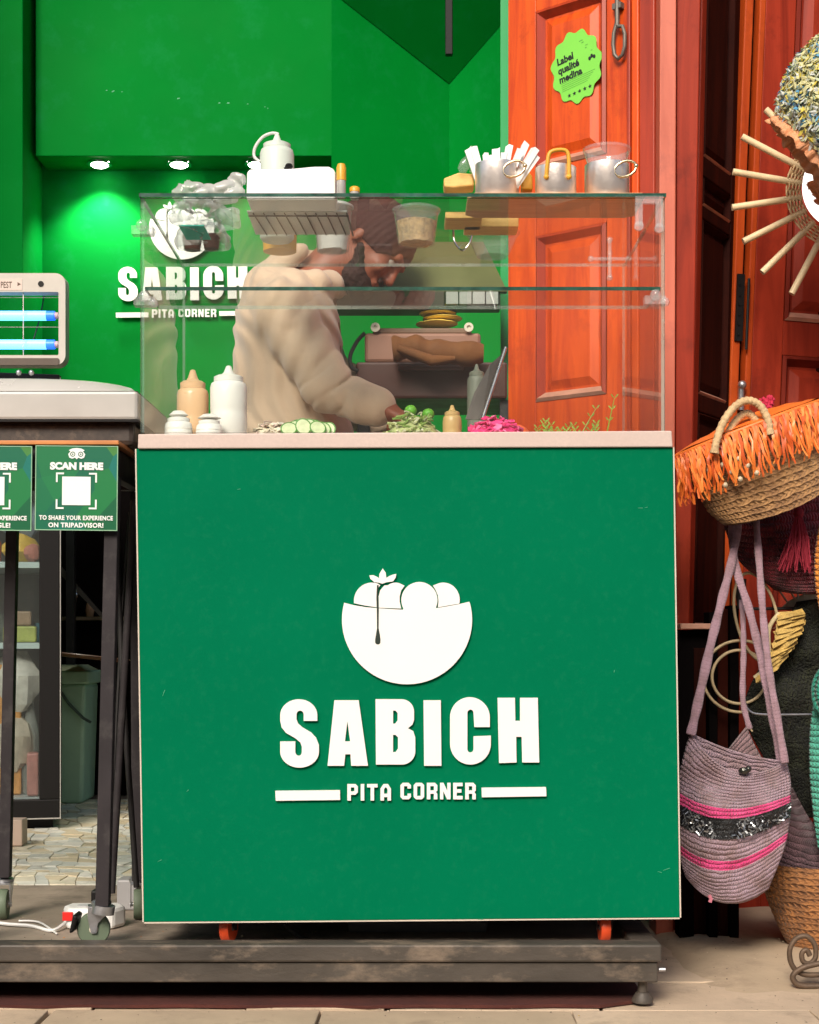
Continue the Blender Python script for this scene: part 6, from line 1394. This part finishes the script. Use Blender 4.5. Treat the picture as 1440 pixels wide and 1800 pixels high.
gb = thing('dark_green_bag', 'dark green black crochet bag hanging between the lilac and turquoise bags', 'bag', tuple(at(1400,1440,3.5)))
GRN = knit('dark green wool', (.020,.023,.009), 30, 24, .95, (.007,.008,.004), 1.0, .010, .02, 1.0)
lf = [(1402,1058),(1366,1128),(1322,1200),(1310,1262),(1345,1335),(1392,1428)]; rt = [(1450,1050),(1480,1128),(1490,1200),(1490,1262),(1480,1335),(1470,1440)]
sheet('front', lf, rt, [0,6,10,10,8,4], 3.44, .03, GRN, gb, 40, 60, 0, .0, wob=.04); sheet('back', lf, rt, [0,6,10,10,8,4], 3.46, .03, GRN, gb, 14, 14, back=True)
tq = thing('turquoise_bag', 'turquoise crochet bag with a round flap at the right picture edge', 'bag', tuple(at(1470,1500,3.30)))
TQ = knit('turquoise wool', (.08,.42,.30), 26, 20, .9, (.05,.30,.22))
sheet('front', [(1432,1225),(1424,1290),(1424,1360),(1430,1430),(1438,1490)], [(1540,1225),(1545,1290),(1545,1360),(1540,1430),(1530,1490)], [0,2,4,6,8], 3.29, .03, TQ, tq, 24, 90, 26, .003)
sheet('back', [(1432,1225),(1424,1290),(1424,1360),(1430,1430),(1438,1490)], [(1540,1225),(1545,1290),(1545,1360),(1540,1430),(1530,1490)], [0,2,4,6,8], 3.30, .03, TQ, tq, 12, 12, back=True)
TQD = knit('deep turquoise wool', (.015,.27,.18), 7, 40, .9, (.01,.17,.12), 1.0, .006)
uvsurf('round_flap', lambda u, v: at(1478+52*v*math.cos(u*6.2832), 1216+58*v*math.sin(u*6.2832), 3.235-.012*abs(math.sin(v*math.pi*3.5))+.02*v), 48, 28, TQD, tq, thick=.004)
ob = thing('orange_knit_bag', 'orange yellow knitted bag at the right picture edge beside the maroon bag', 'bag', tuple(at(1470,1085,3.36)))
OK_ = knit('orange wool', (.80,.28,.03), 16, 14, .9, (.66,.20,.02))
sheet('front', [(1440,925),(1433,975),(1434,1030),(1444,1085)], [(1530,925),(1540,975),(1540,1030),(1520,1085)], [0,2,4,6], 3.33, .03, OK_, ob, 24, 60, 16, .003); sheet('back', [(1440,925),(1433,975),(1434,1030),(1444,1085)], [(1530,925),(1540,975),(1540,1030),(1520,1085)], [0,2,4,6], 3.34, .03, OK_, ob, 12, 12, back=True)
# straw pieces and rattan rings
sf_ = thing('straw_fan', 'yellow straw fan with pleated folds in front of the dark green bag', 'fan', tuple(at(1380,1200,3.36)))
YS = mat('yellow straw', (.52,.34,.09), .7, var=.35, vscale=50, bump=.7, bscale=160)
for k in range(24):
    t = k/23; a, b_ = bez([(1368,1078),(1362,1110),(1352,1150),(1340,1185),(1330,1192)], t), bez([(1412,1072),(1412,1095),(1398,1125),(1378,1150),(1344,1172)], t)
    A, B = at(a[0],a[1],3.37-.010*(k%2)), at(b_[0],b_[1],3.39-.012*((k+1)%2)); d = Vector((0,-.006,-.0095)); m_ = MB()
    mid = (A+B)/2 + Vector((0,-.012,.004*math.sin(k))); m_.add([A,mid,B,A+d,mid+d,B+d], [(0,1,4,3),(1,2,5,4)])
    for p in m_.v: p += Vector((noise.noise(p*60)*.008, -abs(noise.noise(p*45))*.012, noise.noise(p*70)*.006))
    o_ = part('pleat', m_, YS, sf_); sd2 = o_.modifiers.new('thickness','SOLIDIFY'); sd2.thickness = .0015
m_ = MB(); pp = [at(bez([(1370,1078),(1352,1105),(1352,1150),(1346,1175),(1326,1192)],t/14)[0], bez([(1370,1078),(1352,1105),(1352,1150),(1346,1175),(1326,1192)],t/14)[1], 3.365) for t in range(15)]; m_.tube(pp, .005, 8); part('binding', m_, mat('pale straw binding', (.62,.50,.28), .7, bump=.5), sf_, smooth=True)
cr2 = thing('woven_crescent', 'pale woven straw crescent with upright reed ends above the yellow fan', 'straw ornament', tuple(at(1410,1070,3.5)))
m_ = MB(); L = [(1374,1069),(1388,1056),(1405,1047),(1430,1041),(1460,1038),(1460,1069)]; m_.prism([at(a,b_,3.50) for a, b_ in L], (0,.012,0)); part('weave', m_, mat('pale woven straw', (.55,.44,.26), .75, bump=1.0, bscale=120), cr2, bevel=.002)
for a in ((1370,1038,1384,1058),(1389,1038,1398,1054),(1403,1036,1403,1052),(1413,1036,1414,1048),(1429,1034,1429,1044)):
    m_ = MB(); m_.tube([at(a[0],a[1],3.498),at(a[2],a[3],3.498)], .0022, 6); part('reed_end', m_, mat('pale reed', (.62,.52,.34), .7), cr2)
for k in range(5):
    m_ = MB(); m_.tube([at(1400+k*10,1062-k,3.497),at(1404+k*10,1057-k,3.495),at(1408+k*10,1062-k,3.497)], .0013, 5); part('stitch', m_, BLACKM, cr2)
RAT = mat('pale rattan cane', (.55,.42,.24), .55, var=.15, vscale=30)
for (cx, cy, rx, ry, Y, lb) in ((1302,1189,66,63,3.43,'larger pale rattan ring behind the lilac bag straps'),(1300,1190,48,47,3.42,'smaller rattan ring inside the larger one'),(1330,1085,37,78,3.41,'tall oval rattan hoop above the two round rings')):
    m_ = MB(); m_.tube([at(cx+rx*math.cos(a)+ (14*math.sin(a) if rx < 40 else 0), cy+ry*math.sin(a), Y) for a in [2*math.pi*k/56 for k in range(56)]], .0034, 8, closed=True); part('rattan_ring', m_, RAT, smooth=True, label=lb, cat='ring')
# black display rack
rk = thing('display_rack', 'black metal rack rods holding the hanging bags', 'rack', tuple(at(1380,1500,3.55)))
m_ = MB(); m_.tube(smoothpath([at(1302,1034,3.42),at(1302,1056,3.42),at(1312,1069,3.43),at(1340,1070,3.44),at(1520,1068,3.45)],5), .0036, 8); part('rod', m_, BLACKM, rk, smooth=True)
m_ = MB(); m_.lathe([(.013,.03),(.012,.0),(.007,-.035)], at(1302,1042,3.42), 12); part('rod_end', m_, BLACKM, rk, smooth=True)
m_ = MB(); m_.tube(smoothpath([at(1310,1205,3.35),at(1309,1230,3.35),at(1318,1250,3.35),at(1345,1256,3.35),at(1440,1256,3.36),at(1520,1256,3.36)],5), .0028, 8); part('rod', m_, ZINC, rk, smooth=True)
m_ = MB(); m_.tube([at(1410,760,3.6),at(1442,752,3.58)], .003, 6); part('hook', m_, BLACKM, rk)
m_ = MB(); m_.tube([(Xof(1520,3.45),3.5,.01),(Xof(1520,3.45),3.5,2.2)], .008, 8); part('upright', m_, BLACKM, rk)
for a in (((1312,1262),(1318,1276)), ((1318,1280),(1323,1286))):
    m_ = MB(); m_.tube([at(*a[0],3.34),at(*a[1],3.34)], .002, 6); part('hook_tip', m_, RAT, rk)
# wrought iron scroll stand at the lower right
ir = thing('iron_scroll_stand', 'curled wrought iron stand foot on the ground in front of the brown basket', 'stand', tuple(at(1425,1735,3.0)))
IR = mat('rusty brown iron', (.13,.085,.055), .6, .4, var=.3, vscale=40, bump=.4)
Yi = 3.02
pts = [(1424,1680),(1418,1670),(1410,1676),(1412,1690),(1424,1694),(1434,1682),(1432,1660),(1418,1646),(1400,1650),(1389,1668),(1390,1690),(1400,1706),(1420,1714),(1460,1712)]
m_ = MB(); P_ = [at(bez(pts,t/70)[0], bez(pts,t/70)[1], Yi) for t in range(71)]; m_.tube(P_, .0052, 8); part('scroll', m_, IR, ir, smooth=True)
pts = [(1470,1690),(1440,1694),(1410,1702),(1394,1716),(1402,1730),(1425,1734),(1470,1732)]
m_ = MB(); P_ = [at(bez(pts,t/50)[0], bez(pts,t/50)[1], Yi-.01) for t in range(51)]; m_.tube(P_, .0058, 8); part('ring_foot', m_, IR, ir, smooth=True)
m_ = MB(); m_.tube([at(1455,1712,Yi),at(1455,1500,Yi),], .005, 8); 
# ---------------------------------------------------------------- sunburst mirror and scrap basket
YM = 3.62; km = YM/FOC; MC = at(1485,337,YM)
sm = thing('sunburst_mirror', 'round mirror in a woven rattan ring with pale bamboo rays on the red door', 'mirror', tuple(MC))
BAM = mat('pale bamboo rod', (.74,.56,.33), .5, var=.12, vscale=20); WIC = mat('wicker strand', (.66,.46,.24), .6, var=.25, vscale=60)
m_ = MB(); m_.lathe([(.0,-.002),(87*km,-.002),(87*km,.002),(0,.002)], (0,0,0), 48, fr=Frame(MC+Vector((0,-.068,0)), (1,-.52,0), (0,.15,1), (-.52,-1,.15))); part('mirror_glass', m_, mat('mirror silver', (.95,.95,.94), .03, 1.0), sm, smooth=40)
for i in range(9):                                  # woven ring strands, weaving over and under
    r0 = (80 + i*3.0)*km; m_ = MB(); pts = []
    for k in range(120):
        a = 2*math.pi*k/120; pts.append(MC + Vector(((r0+.0012*math.sin(a*20))*math.cos(a), -.010-.0055*math.sin(a*20+(math.pi if i%2 else 0)), (r0+.0012*math.sin(a*20))*math.sin(a))))
    m_.tube(pts, .0021, 6, closed=True); part('wicker_strand', m_, WIC, sm, smooth=True)
for k in range(20):
    a = R(180+9+18*k - 0.6); d = Vector((math.cos(a),0,math.sin(a))); L = 203 + rnd.uniform(-3,3)
    m_ = MB(); m_.tube([MC+d*(78*km)+Vector((0,-.008,0)), MC+d*(L*km)+Vector((0,-.008,0))], .0078, 12); o_ = part('bamboo_ray', m_, BAM, sm, smooth=40)
# shaggy scrap-fabric basket hat over the mirror
sb2 = thing('scrap_basket', 'shaggy basket of blue, yellow and grey fabric scraps hanging over the sunburst mirror', 'basket', tuple(at(1440,330,3.40)))
YS2 = 3.36; CH = at(1530,200,YS2); kS = YS2/FOC
SCR = [mat('scrap '+n, c, .7, var=.2, vscale=40) for n, c in (('cream yellow',(.55,.52,.26)),('grey white',(.50,.52,.48)),('sky blue',(.10,.32,.52)),('navy',(.035,.06,.14)),('yellow',(.62,.50,.07)),('teal grey',(.20,.30,.32)),('dark grey',(.09,.10,.10)),('pale green',(.42,.48,.30)))]
ax_ = Vector((.72,-.30,.63)).normalized(); u_ = ax_.cross(Vector((0,0,1))).normalized(); n2_ = u_.cross(ax_)
fr = Frame(CH, u_, ax_, n2_); RS = 155*kS; zm = -113*kS
m_ = MB(); prof = [(RS*math.sqrt(max(0,1-(z/RS)**2)), z) for z in [zm + (RS-zm)*i/14 for i in range(15)]]; m_.lathe(prof, (0,0,0), 40, fr=lambda x, y, z: fr(x, z, y)); part('shell', m_, SCR[7], sb2, smooth=True)
m_ = MB()
for k in range(15000):
    q = Vector((rnd.gauss(0,1), rnd.gauss(0,1), rnd.gauss(0,1))).normalized(); h = q.dot(ax_)*RS
    if h < zm or q.y > .25 or q.x > .55: continue
    p = CH + q*RS; g = noise.noise(p*14)*5; low = 1.8 if h < zm+.05 else 0
    mi = (0,4,1,7,0,2,1,5,3,6)[min(9,max(0,int(3.6+g+rnd.uniform(-3.2,3.2)+low)))]
    w = Vector((rnd.uniform(-1,1), rnd.uniform(-1,1), rnd.uniform(-1,1))); a1 = (w - q*w.dot(q)).normalized(); a2 = q.cross(a1); s_ = rnd.uniform(.005,.011); p2 = p + q*rnd.uniform(0,.010)
    m_.add([p2-a1*s_, p2+a2*s_*.45+q*.003, p2+a1*s_+q*rnd.uniform(0,.009), p2-a2*s_*.45], [(0,1,2,3)], mi)
part('fabric_scraps', m_, SCR, sb2, kind='stuff')
RUF = mat('copper straw ruffle', (.60,.26,.12), .6, var=.35, vscale=30, bump=.8, bscale=120)
rm = RS*math.sqrt(1-(zm/RS)**2)
def ruf(u, v):
    a = u*2*math.pi; r = rm*(1.0+.05*v) + (.005*math.sin(a*23+math.sin(a*5)*2)+.004*math.sin(a*41+1))*v; return fr(r*math.cos(a), zm+.006-.031*v+.010*v*noise.noise((math.cos(a)*7,math.sin(a)*7,v*2)), r*math.sin(a))
uvsurf('straw_ruffle', ruf, 320, 8, RUF, sb2, thick=.0015)

# ---------------------------------------------------------------- wear, crumbs and grit
m_ = MB()
for (px, py, L, a) in ((1126,893,9,0),(1136,892,5,10),(288,1218,12,70),(281,1513,8,25),(1172,1528,14,20),(1160,1533,8,-15),(845,1616,10,0),(330,1390,5,40),(1080,1180,5,80),(420,860,6,10)):
    c = CP(px, py, .0006); k = YC/FOC; d = Vector((math.cos(R(a)),0,math.sin(R(a))))*L*k/2; n = Vector((-d.z,0,d.x)).normalized()*.0006
    m_.prism([c-d-n*.3, c+d-n, c+d*.8+n, c-d+n*.6], (0,.0004,0))
part('scratches', m_, mat('pale green scratch', (.05,.32,.17), .6), cart, kind='stuff')
def grit(name, label, n, area, z, mats, s0, s1, cat):
    m_ = MB()
    for k in range(n):
        x, y = area(); s_ = rnd.uniform(s0, s1); b = Vector((x, y, z(x, y)))
        p = [b + Vector((rnd.uniform(-1,1)*s_, rnd.uniform(-1,1)*s_, rnd.uniform(0,.9)*s_)) for _ in range(4)]
        m_.add(p, [(0,1,2),(0,2,3),(0,3,1),(1,3,2)], rnd.randrange(len(mats)))
    return part(name, m_, mats, label=label, cat=cat, kind='stuff')
CR = [mat('orange brown crumb', (.50,.20,.06), .8), mat('pale crumb', (.55,.45,.30), .8), mat('dark grit', (.06,.05,.04), .9)]
grit('crumbs', 'orange and pale crumbs scattered on the platform deck', 170, lambda: (rnd.uniform(-1.1,-.1), 2.905+abs(rnd.gauss(0,.18))), lambda x, y: .1003, CR, .001, .0035, 'crumbs')
grit('street_grit', 'fine grit and dust flakes scattered over the street stones', 1300, lambda: (rnd.uniform(-1.0,1.4), rnd.uniform(2.55,3.5)), lambda x, y: .001 if x < .5 or y < 2.87 else -.020+.034*(min(1,(y-2.86)*3.5)*min(1,(x-.5)*8))**.6+.004, [CR[2], GROUND2, JOINT], .0008, .003, 'grit')
m_ = MB()
for k in range(7):
    x, y = rnd.uniform(-.9,1.0), rnd.uniform(2.62,2.84); m_.tube([(x,y,.002),(x+rnd.uniform(-.02,.02),y+rnd.uniform(-.01,.01),.003)], .0009, 5)
part('straw_bits', m_, YS, label='tiny straw bits lying on the paving in front of the platform', cat='straw bits', kind='stuff')
